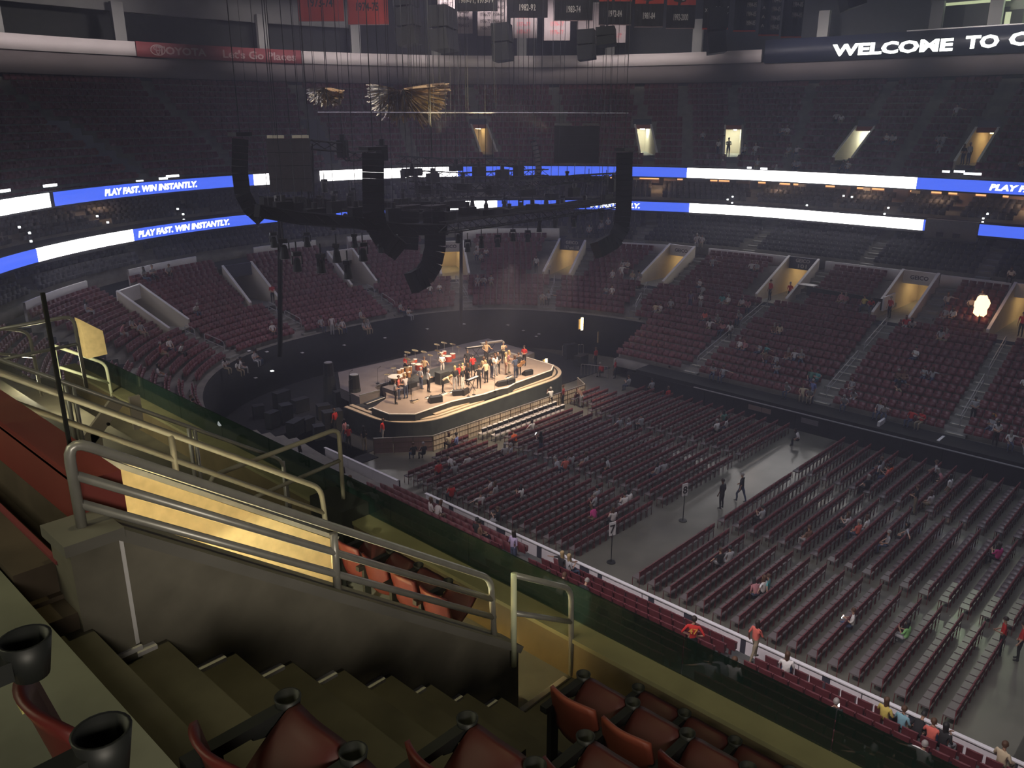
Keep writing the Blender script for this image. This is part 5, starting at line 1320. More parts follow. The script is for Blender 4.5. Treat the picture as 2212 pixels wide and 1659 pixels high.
# spot fixtures hanging below the trusses
FX = [(590, 505, 40), (612, 520, 40), (640, 548, 40), (662, 505, 40), (692, 552, 40), (726, 530, 40), (750, 566, 40), (765, 508, 40), (783, 528, 40), (822, 520, 40), (600, 425, 43), (652, 428, 43), (690, 425, 44), (722, 415, 44), (755, 420, 44), (700, 390, 45), (760, 408, 45), (905, 420, 45), (925, 432, 45), (960, 438, 44), (990, 500, 39), (1010, 520, 39), (1040, 512, 39), (1075, 510, 39), (1108, 498, 39), (1140, 500, 39), (1165, 478, 39), (1200, 470, 39), (1240, 468, 39), (1020, 425, 46), (1050, 432, 46), (1090, 428, 46), (1125, 432, 44), (870, 370, 47), (895, 372, 47), (940, 372, 47), (1000, 375, 47), (1030, 378, 47), (1075, 380, 47), (1105, 382, 47), (1225, 372, 44), (1272, 378, 44), (1310, 380, 44), (1335, 372, 43), (870, 410, 46), (900, 395, 46), (945, 398, 46), (980, 412, 46), (1060, 402, 46), (1180, 420, 44), (1215, 425, 44), (1265, 425, 44), (1300, 455, 40), (718, 470, 42), (745, 455, 42)]
def fixture_meshes():
    a = MB(); a.box((0, 0, 0), (.34, .28, .16)); a = a.mesh('base', M['blackmetal'])
    b = MB(); b.box((-.2, 0, -.25), (.04, .14, .36)); b.box((.2, 0, -.25), (.04, .14, .36)); b = b.mesh('yoke', M['blackmetal'])
    c = MB(); c.cyl((0, 0, -.72), .20, .48, 12, .13); c.cyl((0, 0, -.24), .13, .08, 12, .07); c = c.mesh('lamp_head', M['blackpaint'])
    d = MB(); d.cyl((0, 0, -.735), .17, .015, 12); d = d.mesh('lens', M['alu']); e = MB(); e.tube([(0, 0, .08), (0, 0, .5)], .03, 6); e = e.mesh('clamp', M['blackmetal']); return a, b, c, d, e
FM = fixture_meshes()
for i, (x, y, Y) in enumerate(sorted(FX)):
    p = PY(x, y, Y); big = y > 515 and x < 800
    o = thing('moving_head_light', 'black moving head spotlight hanging in the concert rig, %s from the left' % nth(i), 'lamp', p, random.uniform(-1, 1), 'moving head lights'); o.scale = (1.35,)*3 if big else (1.0,)*3
    for m_, nm_ in zip(FM, ('base', 'yoke', 'lamp_head', 'lens', 'clamp')): link(nm_, m_, o)
HX = [612,640,680,722,770,850,905,968,1010,1050,1100,1150,1205,1262,1310,890,935,985,1035,1085,1120,1000,1065,915,1140,1190,955,1240,825,740,870,1325]
for i, (x, y, Y, w_, h_) in enumerate(((612, 445, 41, 1.0, .5), (640, 455, 42, .6, .9), (680, 460, 41, 1.2, .5), (722, 447, 43, .8, .7), (770, 458, 41, 1.0, .6), (850, 465, 42, .9, .9), (905, 462, 44, 1.3, .6), (968, 470, 41, .8, .8), (1010, 455, 42, 1.2, .5), (1050, 462, 41, .9, .6), (1100, 458, 42, 1.1, .5), (1150, 450, 41, .9, .6), (1205, 448, 42, 1.3, .5), (1262, 440, 42, 1.0, .6), (1310, 428, 41, 1.1, .6), (890, 372, 46, 1.4, .5), (935, 385, 46, .9, .7), (985, 362, 47, 1.2, .5), (1035, 370, 46, 1.0, .7), (1085, 375, 46, 1.2, .6), (1120, 368, 46, .8, .8), (1000, 405, 46, 1.3, .6), (1065, 410, 46, 1.1, .6), (915, 410, 46, 1.2, .6), (1140, 415, 45, 1.3, .5), (1190, 425, 45, 1.2, .5), (955, 445, 44, 1.2, .6), (1240, 415, 44, .9, .7), (825, 330, 41, .5, .9), (740, 322, 43, .5, 1.0), (870, 440, 44, 1.2, .7), (1325, 400, 41, 1.0, 1.0))):
    p = PY(x, y, Y); o = thing('chain_hoist', 'black hoist and cable bag in the concert rig, %s from the left' % nth(sorted(HX).index(x)), 'hoist', p, rr_rig.uniform(-.3, .3), 'rig hoists and cable bags')
    MB().box((0, 0, 0), (w_, .5, h_)).build('cable_bag', M['array'], o); MB().cyl((0, 0, h_/2), .16, .35, 8).build('motor', M['blackmetal'], o); MB().tube([(0, 0, h_/2), (0, 0, 38-p.z)], .02, 4).build('chain', M['blackmetal'], o)
# cable picks, drop pole, and pipes
for i, x in enumerate((541, 590, 652, 690, 747, 768, 830, 862, 892, 939, 975, 1012, 1072, 1170, 1192, 1280, 1343)):
    p = PY(x, 300, 42); o = tag(MB().tube([(0, 0, 0), (0, 0, 24)], .011, 4).build('rigging_cable', M['cable']), 'thin steel rigging cable dropping to the rig, %s from the left' % nth(i), 'cable', 'rigging cables'); o.location = (p.x, p.y, 14)
a, b = PY(686, 243, 42), PY(1357, 244, 42); z_ = (a.z+b.z)/2
o = tag(MB().tube([(a.x-a.x, 0, 0), (b.x-a.x, 0, 0)], .035, 6).build('pipe', M['handrail']), 'long thin horizontal pipe high over the stage, below the gold foil', 'pipe'); o.location = (a.x, 42, z_)
for i, (x, y0, y1, Y, r, lab) in enumerate(((605, 470, 770, 47, .16, 'thick black cable drop hanging from the rig at the left'), (996, 500, 705, 50, .14, 'thick black cable drop before the entrance beside the big array'), (1068, 222, 235, 45, .12, 'small black hoist on the horizontal pipe'))):
    a = PY(x, y0, Y); b = PY(x, y1, Y); o = thing('cable_drop', lab, 'cable', b, 0, 'cable drops'); MB().tube([(0, 0, 0), (a.x-b.x, 0, a.z-b.z)], r, 8).build('bundle', M['black'], o); MB().tube([(a.x-b.x, 0, a.z-b.z), (a.x-b.x, 0, 38-b.z)], .03, 5).build('cable', M['blackmetal'], o)
# gold foil
def foil(pts, Y, seed, label):
    rnd = random.Random(seed); cx = sum(p[0] for p in pts)/len(pts); cy = sum(p[1] for p in pts)/len(pts)
    root = thing('foil_decoration', label, 'decoration', PY(cx, cy, Y), 0, 'gold foil decorations')
    def fan(ax, ay, a0, a1, r0, r1, n):
        for i in range(n):
            th = math.radians(a0+(a1-a0)*i/(n-1)); q = []
            L = r1*(.82+.18*rnd.random()); st = r0*rnd.random()
            mb = MB(); K = 5
            for k in range(K+1):
                rr_ = st+(L-st)*k/K; w_ = 2.2*math.sin(math.pi*(k+.4)/(K+.9))+.5; bend = rnd.uniform(-2, 2)
                x = ax+math.cos(th)*rr_+bend*.5; y = ay+math.sin(th)*rr_+abs(math.cos(th))*.0
                nx, ny = -math.sin(th), math.cos(th); dy = rnd.uniform(-.35, .35)
                c = PY(x, y, Y+dy)-root.location; l = PY(x+nx*w_, y+ny*w_, Y+dy-.25)-root.location; r = PY(x-nx*w_, y-ny*w_, Y+dy+.25)-root.location
                mb.v += [tuple(l), tuple(c), tuple(r)]
            for k in range(K): q0 = 3*k; mb.f += [(q0, q0+3, q0+4, q0+1), (q0+1, q0+4, q0+5, q0+2)]
            mb.m = [0]*len(mb.f); mb.build('foil_strip', M[rnd.choice(('gold', 'gold', 'gold_shaded'))], root)
    return root, fan
r_, fan = foil([(708, 213)], 44, 1, 'small crumpled gold foil fan hanging high left of the larger pair'); fan(702, 190, 10, 175, 0, 46, 30); fan(716, 205, -20, 80, 0, 30, 16)
r_, fan = foil([(830, 222)], 44, 2, 'crumpled gold foil fan, left wing of the large pair'); fan(866, 196, 95, 192, 4, 78, 46); fan(850, 192, 60, 130, 0, 66, 22)
r_, fan = foil([(905, 222)], 44, 3, 'crumpled gold foil fan, right wing of the large pair'); fan(870, 192, -8, 62, 6, 104, 44); fan(872, 192, 55, 112, 0, 74, 34)
for i, (x, y) in enumerate(((708, 188), (842, 185), (890, 183))):
    p = PY(x, y, 44); o = tag(MB().tube([(0, 0, -.8), (0, 0, 38-p.z)], .02, 4).build('foil_cable', M['blackmetal']), 'black cable holding the gold foil, %s from the left' % nth(i), 'cable', 'foil cables'); o.location = p
# added spots that brighten the gold foil
for x, yy in ((34, 38), (44, 38)): spot('foil_fill', (x, yy, 20), (40, 44, 23.5), 2600, (1.0, .80, .45), 40, .6, .2)
# the hot glare high on the right, a lamp glare reflection shown as a glowing blob
h = hit(2118, 700); p = h[0]
vl = thing('glare_reflection', 'orange-white reflected glare over the far lower stand near the right edge', 'lamp', p+Vector((-.6, 0, .1)))
MB().cyl((0, 0, 0), .06, .9, 8).build('stand', M['blackmetal'], vl)  # stem added below the glare shape
mb = MB(); 
for i in range(9):
    for j in range(12):
        th, ph = math.pi*i/8, 2*math.pi*j/12; r = .5+.12*math.sin(5*ph+i)+.08*math.sin(3*th); mb.v.append((math.sin(th)*math.cos(ph)*r*.7, math.sin(th)*math.sin(ph)*r, 1.35+math.cos(th)*r*1.25))
for i in range(8):
    for j in range(12): mb.f.append((i*12+j, i*12+(j+1) % 12, (i+1)*12+(j+1) % 12, (i+1)*12+j))
mb.m = [0]*len(mb.f); mb.build('glare_blob', M['flame'], vl, True)
# ================================================================== people: one continuous body per pose, hair as a child
def pose(kind):
    J = {'pelvis': (0, 0, .95, .125), 'waist': (.0, 0, 1.10, .115), 'chest': (.01, 0, 1.32, .145), 'neck0': (0, 0, 1.47, .06), 'neck': (.01, 0, 1.54, .052), 'head0': (.035, 0, 1.60, .075), 'head': (.03, 0, 1.675, .092), 'crown': (.015, 0, 1.745, .06), 'nose': (.135, 0, 1.655, .014)}
    for s, q in (('L', 1), ('R', -1)):
        J['hip'+s] = (0, .085*q, .88, .098); J['thigh'+s] = (.01, .095*q, .68, .085); J['knee'+s] = (.02, .10*q, .49, .058); J['calf'+s] = (-.005, .105*q, .33, .056); J['ankle'+s] = (-.02, .11*q, .09, .038); J['toe'+s] = (.15, .12*q, .035, .032); J['heel'+s] = (-.06, .11*q, .04, .034)
        J['sh'+s] = (0, .175*q, 1.42, .062); J['arm'+s] = (-.01, .22*q, 1.28, .048); J['elbow'+s] = (-.03, .25*q, 1.13, .038); J['wrist'+s] = (.07, .25*q, .90, .026)
    def set_arm(s, e, w):
        q = 1 if s == 'L' else -1; sh = Vector(J['sh'+s][:3]); e = Vector(e); w = Vector(w); m = sh.lerp(e, .5)
        J['arm'+s] = (*m, .048); J['elbow'+s] = (*e, .038); J['wrist'+s] = (*w, .026)
    def shift(names, dx, dy, dz):
        for n in names: x, y, z, r = J[n]; J[n] = (x+dx, y+dy, z+dz, r)
    upper = [n for n in J if n[:3] in ('wai', 'che', 'nec', 'hea', 'cro', 'nos', 'sh', 'arm', 'elb', 'wri') or n.startswith('sh') or n.startswith('arm')]
    def lean(ang, piv=.95):
        for n in upper:
            x, y, z, r = J[n]; dz = z-piv; c, s_ = math.cos(ang), math.sin(ang); J[n] = (x*c+dz*s_, y, piv-x*s_+dz*c, r)
    def legs_walk():
        for s, q in (('L', 1), ('R', -1)):
            J['thigh'+s] = (.10*q, .09*q, .68, .085); J['knee'+s] = (.18*q+.04, .10*q, .50, .058); J['calf'+s] = (.20*q-.02, .10*q, .31, .056); J['ankle'+s] = (.24*q-.04, .10*q, .09, .038); J['toe'+s] = (.24*q+.13, .11*q, .04, .032); J['heel'+s] = (.24*q-.09, .10*q, .05, .034)
    if kind == 'hands_front': set_arm('L', (.02, .25, 1.14), (.24, .07, 1.10)); set_arm('R', (.02, -.25, 1.14), (.24, -.06, 1.12))
    if kind == 'phone': set_arm('L', (.16, .24, 1.22), (.34, .08, 1.42)); set_arm('R', (.12, -.25, 1.18), (.32, -.03, 1.38))
    if kind == 'play': set_arm('L', (.05, .32, 1.18), (.26, .40, 1.22)); set_arm('R', (-.02, -.28, 1.15), (.22, -.08, 1.05)); lean(.12)
    if kind == 'walk': legs_walk(); set_arm('L', (-.12, .24, 1.16), (-.06, .26, .94)); set_arm('R', (.10, -.24, 1.15), (.26, -.22, 1.0))
    if kind == 'hip': set_arm('L', (-.10, .38, 1.16), (.04, .17, 1.02)); set_arm('R', (-.10, -.38, 1.16), (.04, -.17, 1.02))
    if kind == 'bend': lean(1.05); set_arm('L', (.52, .20, .98), (.62, .12, .78)); set_arm('R', (.52, -.20, .98), (.62, -.12, .78))
    if kind in ('sit', 'sit_lean', 'sit_phone', 'sit_arm'):
        for n in list(J): x, y, z, r = J[n]; J[n] = (x, y, z-.42, r)
        for s, q in (('L', 1), ('R', -1)):
            J['hip'+s] = (.06, .09*q, .50, .10); J['thigh'+s] = (.24, .11*q, .51, .085); J['knee'+s] = (.44, .13*q, .50, .060); J['calf'+s] = (.45, .13*q, .32, .055); J['ankle'+s] = (.43, .12*q, .09, .038); J['toe'+s] = (.58, .13*q, .035, .032); J['heel'+s] = (.39, .12*q, .04, .034)
            J['elbow'+s] = (.04, .26*q, .74, .038); J['wrist'+s] = (.26, .13*q, .64, .026); J['arm'+s] = (0, .22*q, .86, .048)
        if kind == 'sit_lean': lean(.45, .53)
        if kind == 'sit_phone': J['elbowL'] = (.10, .25, .76, .038); J['wristL'] = (.30, .08, .86, .026); J['wristR'] = (.30, -.04, .82, .026)
        if kind == 'sit_arm': J['elbowL'] = (-.05, .42, .92, .038); J['wristL'] = (-.10, .62, .88, .026); J['armL'] = (-.02, .31, .96, .048)
    E_ = [('pelvis', 'waist'), ('waist', 'chest'), ('chest', 'neck0'), ('neck0', 'neck'), ('neck', 'head0'), ('head0', 'head'), ('head', 'crown'), ('head', 'nose')]
    for s in 'LR':
        E_ += [('pelvis', 'hip'+s), ('hip'+s, 'thigh'+s), ('thigh'+s, 'knee'+s), ('knee'+s, 'calf'+s), ('calf'+s, 'ankle'+s), ('ankle'+s, 'toe'+s), ('ankle'+s, 'heel'+s), ('chest', 'sh'+s), ('sh'+s, 'arm'+s), ('arm'+s, 'elbow'+s), ('elbow'+s, 'wrist'+s)]
        w = Vector(J['wrist'+s][:3]); e = Vector(J['elbow'+s][:3]); d = (w-e).normalized(); q = 1 if s == 'L' else -1
        side = d.cross(Vector((0, 1, 0))).normalized(); pl = w+d*.075; J['palm'+s] = (*pl, .026); E_.append(('wrist'+s, 'palm'+s))
        for k, (o_, L) in enumerate(((-.030, .062), (-.010, .074), (.010, .070), (.029, .054))):
            a = pl+side*o_+d*.02; b = a+d*L*.6+Vector((0, -q*.008, 0)); c = b+d*L*.45+Vector((0, -q*.022, 0))
            for nm, p_, r_ in (('f%da' % k, a, .0095), ('f%db' % k, b, .0088), ('f%dc' % k, c, .0075)): J[nm+s] = (*p_, r_)
            E_ += [('palm'+s, 'f%da' % k+s), ('f%da' % k+s, 'f%db' % k+s), ('f%db' % k+s, 'f%dc' % k+s)]
        t1 = w+d*.035+side*-.040; t2 = t1+d*.035+side*-.018; J['th1'+s] = (*t1, .0105); J['th2'+s] = (*t2, .009); E_ += [('wrist'+s, 'th1'+s), ('th1'+s, 'th2'+s)]
    return J, E_
BODY = {}; HEADP = {}
def body_mesh(kind):
    if kind in BODY: return BODY[kind]
    J, E_ = pose(kind); names = list(J); idx = {n: i for i, n in enumerate(names)}
    me = D.meshes.new('person_body'); me.from_pydata([J[n][:3] for n in names], [(idx[a], idx[b]) for a, b in E_], [])
    o = D.objects.new('tmp', me); col.objects.link(o); md = o.modifiers.new('skin', 'SKIN'); md.use_smooth_shade = True; md.branch_smoothing = .3
    sv = me.skin_vertices[0].data
    for n in names: r = J[n][3]; sv[idx[n]].radius = (r*(1.28 if n in ('chest', 'waist', 'pelvis') else 1.0), r)
    sv[idx['pelvis']].use_root = True
    s = o.modifiers.new('sub', 'SUBSURF'); s.levels = 1; s.render_levels = 1
    dg = bpy.context.evaluated_depsgraph_get(); out = D.meshes.new_from_object(o.evaluated_get(dg)); D.objects.remove(o); D.meshes.remove(me)
    def cat(a, b):
        k = a+b
        if any(w in b for w in ('toe', 'heel')): return 3
        if any(w in b for w in ('hip', 'thigh', 'knee', 'calf', 'ankle')): return 2
        if b == 'waist': return 1
        if b in ('chest', 'neck0') or b[:2] == 'sh' or b[:3] == 'arm' or (b[:5] == 'elbow'): return 1
        return 0
    seg = [(Vector(J[a][:3]), Vector(J[b][:3]), cat(a, b)) for a, b in E_]
    A = np.array([s_[0][:] for s_ in seg]); B = np.array([s_[1][:] for s_ in seg]); Cc = np.array([s_[2] for s_ in seg]); AB = B-A; l2 = (AB**2).sum(1)
    cen = np.array([p.center[:] for p in out.polygons]); t = np.clip(((cen[:, None]-A[None])*AB[None]).sum(2)/l2, 0, 1); d = ((cen[:, None]-(A[None]+t[..., None]*AB[None]))**2).sum(2)
    mi = Cc[d.argmin(1)].astype(np.int32); out.materials.clear()
    for m in (SKINS[0], M['white'], M['black'], SHOE): out.materials.append(m)
    out.polygons.foreach_set('material_index', mi); out.polygons.foreach_set('use_smooth', [True]*len(mi)); out.name = 'person_body'; out.update()
    h, c = Vector(J['head'][:3]), Vector(J['crown'][:3]); up_ = (c-Vector(J['head0'][:3])).normalized()
    f = Vector((1, 0, 0)); f = (f-up_*f.dot(up_)).normalized(); BODY[kind] = out; HEADP[kind] = (h, up_, f); return out
HAIR = {}
def hair_mesh(kind, style):
    if (kind, style) in HAIR: return HAIR[kind, style]
    body_mesh(kind); h, u, f = HEADP[kind]; s = u.cross(f); mb = MB(); nu, nv = 14, 9; c0 = h+u*.015-f*.012
    for j in range(nv+1):
        for i in range(nu):
            th = math.pi*j/nv; ph = 2*math.pi*i/nu; fr = math.cos(ph)*math.sin(th); zz = math.cos(th)
            r = .108; lim = 1.0
            front = max(0, fr)
            low = -.35 if style == 'short' else -.95
            if front > .25: low = .38+.2*front
            z_ = max(zz, low); k = math.sqrt(max(0, 1-z_*z_)) if z_ > 0 else 1
            rad = math.sin(th) if zz >= low else k*.99
            down = 0
            if style == 'long' and front < .1 and zz < 0: down = -.16*(-zz)-.02; rad = .9
            p = c0+f*(math.cos(ph)*rad*r)+s*(math.sin(ph)*rad*r*.88)+u*(z_*r+down); mb.v.append(tuple(p))
    for j in range(nv):
        for i in range(nu): mb.f.append((j*nu+i, (j+1)*nu+i, (j+1)*nu+(i+1) % nu, j*nu+(i+1) % nu))
    mb.m = [0]*len(mb.f); HAIR[kind, style] = mb.mesh('hair', HAIRS[0], True); return HAIR[kind, style]
EYES = {}
def eyes_mesh(kind):
    if kind not in EYES:
        body_mesh(kind); h, u, f = HEADP[kind]; s = u.cross(f); mb = MB()
        for q in (-1, 1): c = h+f*.086+s*(.033*q)+u*.012; mb.box(c, (.012, .022, .012))
        c = h+f*.088-u*.045; mb.box(c, (.008, .04, .008)); EYES[kind] = mb.mesh('face_features', M['black'])
    return EYES[kind]
_pc = 0
def person(loc, rz, kind, shirt, pants, label, skin=None, hair=None, style='short', group=None, scale=None, lie=None, extras=True):
    global _pc; _pc += 1; rnd = random.Random(_pc*7+3)
    me = body_mesh(kind); o = link('person', me); o.location = loc; o.rotation_euler = (0, 0, rz) if lie is None else lie
    for i, m in enumerate((SKINS[skin if skin is not None else rnd.choice((0, 0, 0, 1, 1, 2))], cloth(shirt), cloth(pants), SHOE)): o.material_slots[i].link = 'OBJECT'; o.material_slots[i].material = m
    sc_ = scale or rnd.uniform(.95, 1.04); o.scale = (sc_,)*3
    tag(o, label, 'person', group)
    if hair != 'bald':
        h = link('hair', hair_mesh(kind, style), o); h.material_slots[0].link = 'OBJECT'; h.material_slots[0].material = HAIRS[hair if isinstance(hair, int) else rnd.choice((0, 1, 1, 4, 3))]
    if extras: link('face_features', eyes_mesh(kind), o)
    return o
C = dict(white=(.82, .80, .78), grey=(.40, .40, .42), pale=(.62, .58, .58), red=(.55, .03, .025), darkred=(.25, .03, .03), orange=(.72, .12, .03), coral=(.70, .16, .12), pink=(.50, .22, .24), teal=(.12, .38, .38), blue=(.20, .24, .50), lightblue=(.22, .42, .50),
         yellow=(.62, .50, .12), cream=(.60, .50, .34), black=(.02, .02, .022), brown=(.22, .12, .08), purple=(.20, .16, .26), lilac=(.46, .38, .58), green=(.28, .62, .22), magenta=(.60, .05, .25), tan=(.50, .36, .22), denim=(.06, .08, .14), khaki=(.30, .25, .17), greentee=(.10, .25, .20))
# ---- on the stage  (cx, cy of the feet in the stage close-up; pose; facing; shirt; trousers; words)
STG = [
 (355, 965, 'hands_front', .6, 'grey', 'black', 'in dark grey shirt at the left front of the stage', 'short', 1), (378, 935, 'hands_front', .4, 'coral', 'denim', 'in orange-red shirt behind the grey-shirted one', 'short', 1), (422, 930, 'phone', 2.6, 'pale', 'denim', 'clapping in a pale top and light shoes at the left', 'short', 2),
 (520, 870, 'hip', 1.2, 'grey', 'denim', 'in grey shirt with hand on hip, next to the white T-shirt', 'short', 3), (568, 890, 'hands_front', 1.0, 'white', 'black', 'in bright white T-shirt and black trousers seen from behind', 'short', 3), (660, 890, 'bend', .3, 'cream', 'black', 'bending forward in a cream top near the stage centre', 'long', 2),
 (740, 875, 'stand', 2.2, 'black', 'grey', 'with long blonde hair in black top at the centre', 'long', 2), (788, 870, 'hands_front', 2.9, 'black', 'white', 'with blonde hair, black top and white trousers', 'long', 2), (657, 775, 'hands_front', -1.2, 'white', 'pale', 'in white shirt standing before the drums', 'short', 'bald'),
 (893, 865, 'play', 1.9, 'black', 'black', 'in dark clothes playing the front keyboard', 'short', 1), (822, 845, 'stand', 1.2, 'black', 'black', 'in black with arms down left of the keyboard player', 'long', 1), (768, 850, 'hands_front', 2.0, 'red', 'black', 'in red shirt among the group at the centre', 'short', 1),
 (855, 790, 'hands_front', 2.4, 'red', 'black', 'in bright red top behind the white-jacketed one', 'short', 4), (940, 830, 'play', 2.6, 'cream', 'black', 'in cream jacket at the middle of the stage', 'short', 2), (925, 800, 'stand', 1.5, 'tan', 'denim', 'in tan top with brown hair behind the cream jacket', 'long', 1),
 (975, 800, 'stand', .9, 'black', 'denim', 'in black top and jeans right of the cream jacket', 'short', 0), (998, 785, 'hands_front', -.5, 'white', 'grey', 'in short white top right of centre', 'long', 1), (1015, 770, 'hands_front', -.8, 'black', 'black', 'all in black with bare head right of centre', 'short', 'bald'),
 (1065, 775, 'stand', .4, 'cream', 'brown', 'in pale dress left of the pair near the pedals', 'long', 2), (1085, 765, 'hands_front', .4, 'pink', 'khaki', 'in pinkish dress right of the pair near the pedals', 'long', 2), (1130, 800, 'play', 2.7, 'denim', 'denim', 'strumming in blue denim with long brown hair', 'long', 1),
 (1152, 780, 'play', 2.4, 'black', 'black', 'in black with a brown guitar behind the denim one', 'short', 1), (1185, 718, 'hands_front', -1.6, 'red', 'black', 'in red polo and black trousers guarding the stage at the right', 'short', 0), (1050, 700, 'phone', -.6, 'cream', 'black', 'lifting arms at the rear right of the stage', 'short', 3),
 (940, 700, 'play', -1.0, 'tan', 'black', 'at the rear keyboards in a tan shirt', 'short', 1), (820, 760, 'stand', -.8, 'black', 'black', 'in black at the back below the white keyboard', 'short', 0), (800, 830, 'bend', 2.2, 'brown', 'black', 'leaning forward in brown at the centre group', 'short', 2), (545, 800, 'play', -1.3, 'tan', 'black', 'in tan shirt behind the hand drums', 'short', 1)]
for cx, cy, kd, rz, s_, p_, words_, hs, hc in STG:
    z = SZ; p = onst(cx, cy)
    if cy < 800 and cx < 1000: z = 2.4; p = at_z(*c5(cx, cy), z)
    if cx == 1050: z = 2.0
    person((p.x, p.y, z), rz-1.2, kd, C[s_], C[p_], 'person '+words_, skin=0, hair=hc, style=hs, group='people on the stage')
p = at_z(*c5(420, 745), 2.0); person((p.x, p.y, 2.0), -1.4, 'sit', C['red'], C['black'], 'person in red shirt seated behind the hand drums', 0, 3, group='people on the stage')
MB().cyl((0, 0, 0), .2, .45, 10).build('stool', M['blackmetal']).location = (p.x, p.y, 2.0); tag(D.objects['stool'], 'black drum stool behind the hand drums', 'stool')
# guitar of the strumming player and of the one in black
for i, (cx, cy) in enumerate(((1130, 800), (1152, 780))):
    p = onst(cx, cy); g = thing('guitar', ('honey-coloured guitar held by the player in denim', 'brown guitar held by the player in black')[i], 'guitar', (p.x+(.10 if i == 0 else .05), p.y-.30, SZ+1.08), 0, 'guitars')
    mb = MB(); mb.v = []; n = 16
    for z_ in (-.04, .04):
        for k in range(n): th = 2*math.pi*k/n; r = .17+.045*math.cos(2*th)+.02*math.cos(th); mb.v.append((math.cos(th)*r*1.25, z_, math.sin(th)*r))
    mb.f = [tuple(range(n))[::-1], tuple(range(n, 2*n))]+[(k, (k+1) % n, n+(k+1) % n, n+k) for k in range(n)]; mb.m = [0]*len(mb.f); mb.build('body', M['wood'], g)
    MB().box((-.45, 0, .06), (.55, .03, .05), rot=Matrix.Rotation(.15, 3, 'Y')).build('neck', M['brass'], g)
# ---- spectators, ushers and crew. (x, y) in the photograph; kinds: s seated, t standing; on: f floor, l lower stand, u upper stand
def X6(x, y): return 1472+x/2.989, 550+y/2.989
def X5(x, y): return 736+x/2.989, 550+y/2.989
def X4(x, y): return x/2.989, 550+y/2.989
def X3(x, y): return 1472+x/2.989, y/2.989
def X8(x, y): return 736+x/2.989, 1104+y/2.989
def X9(x, y): return 1472+x/2.989, 1104+y/2.989
PL = []
def add(fn, on, lst):
    for it in lst: x, y = fn(it[0], it[1]); PL.append((x, y, on, it[2], it[3], it[4] if len(it) > 4 else None))
add(X6, 'l', [(190, 55, 's', 'grey'), (470, 60, 's', 'white'), (510, 62, 's', 'grey'), (125, 180, 's', 'pale'), (160, 205, 's', 'grey'), (275, 275, 's', 'teal'), (315, 280, 's', 'white'), (398, 300, 's', 'pale'), (440, 300, 's', 'pink'), (45, 355, 't', 'purple'), (112, 365, 't', 'white'), (142, 405, 's', 'coral'), (202, 428, 's', 'white'), (235, 415, 's', 'grey'), (265, 465, 's', 'pink'), (305, 480, 's', 'white'),
 (570, 275, 't', 'red', 'red-shirted usher at the left wall of the blue-signed far entrance'), (697, 275, 't', 'red', 'red-shirted usher inside the blue-signed far entrance'), (1045, 262, 's', 'pink'), (1078, 262, 's', 'pink'), (1190, 290, 's', 'yellow', 'person in glowing yellow top on the viewing platform'), (1240, 285, 's', 'red'), (645, 470, 's', 'cream'), (612, 465, 's', 'brown'), (380, 575, 's', 'white'), (422, 572, 's', 'pink'), (515, 595, 's', 'grey'), (562, 600, 's', 'teal'),
 (735, 645, 's', 'pale'), (780, 650, 's', 'grey'), (680, 655, 's', 'brown'), (535, 675, 's', 'brown'), (600, 690, 's', 'grey'), (632, 710, 's', 'grey'), (855, 755, 's', 'greentee'), (898, 762, 's', 'teal', 'person in bright teal top in the lower half of the middle far block'), (210, 742, 's', 'grey'), (268, 762, 's', 'grey'), (665, 895, 's', 'grey'), (757, 910, 's', 'cream'), (820, 905, 's', 'grey'), (797, 1015, 't', 'blue', 'person in blue shirt standing by the lit steps of the far stand'), (1055, 945, 's', 'grey'),
 (1100, 840, 's', 'grey'), (1140, 865, 's', 'grey'), (400, 375, 's', 'grey'), (1505, 655, 's', 'white', 'lone person in white in the block left of the last stairway'), (1575, 750, 's', 'grey'), (1627, 765, 's', 'grey'), (1402, 780, 's', 'brown'), (1440, 790, 's', 'brown'), (1450, 435, 's', 'red'), (1495, 440, 's', 'pale'), (1720, 285, 's', 'grey'), (1702, 385, 's', 'grey'), (1752, 388, 's', 'white'), (1675, 520, 's', 'grey'), (1710, 525, 's', 'pink'), (1885, 282, 's', 'pale'), (1942, 268, 's', 'grey'),
 (1343, 370, 't', 'red', 'red-shirted usher left of the orange glowing entrance'), (1250, 1035, 's', 'grey'), (1292, 1030, 's', 'pale'), (1440, 1170, 's', 'red', 'red-shirted person in front rows beside the lit lamp, left'), (1500, 1220, 's', 'red', 'red-shirted person in front rows beside the lit lamp, right'), (1870, 1080, 't', 'grey'), (2020, 1230, 't', 'pale', 'person in pale pink standing low at the right edge of the far stand'), (2090, 1265, 's', 'white'), (2180, 1325, 's', 'pink'), (2195, 470, 't', 'red', 'red-shirted usher in the entrance at the right edge'),
 (1390, 860, 's', 'black'), (2000, 1100, 's', 'grey'), (2060, 1090, 's', 'grey'), (2205, 850, 's', 'white')])
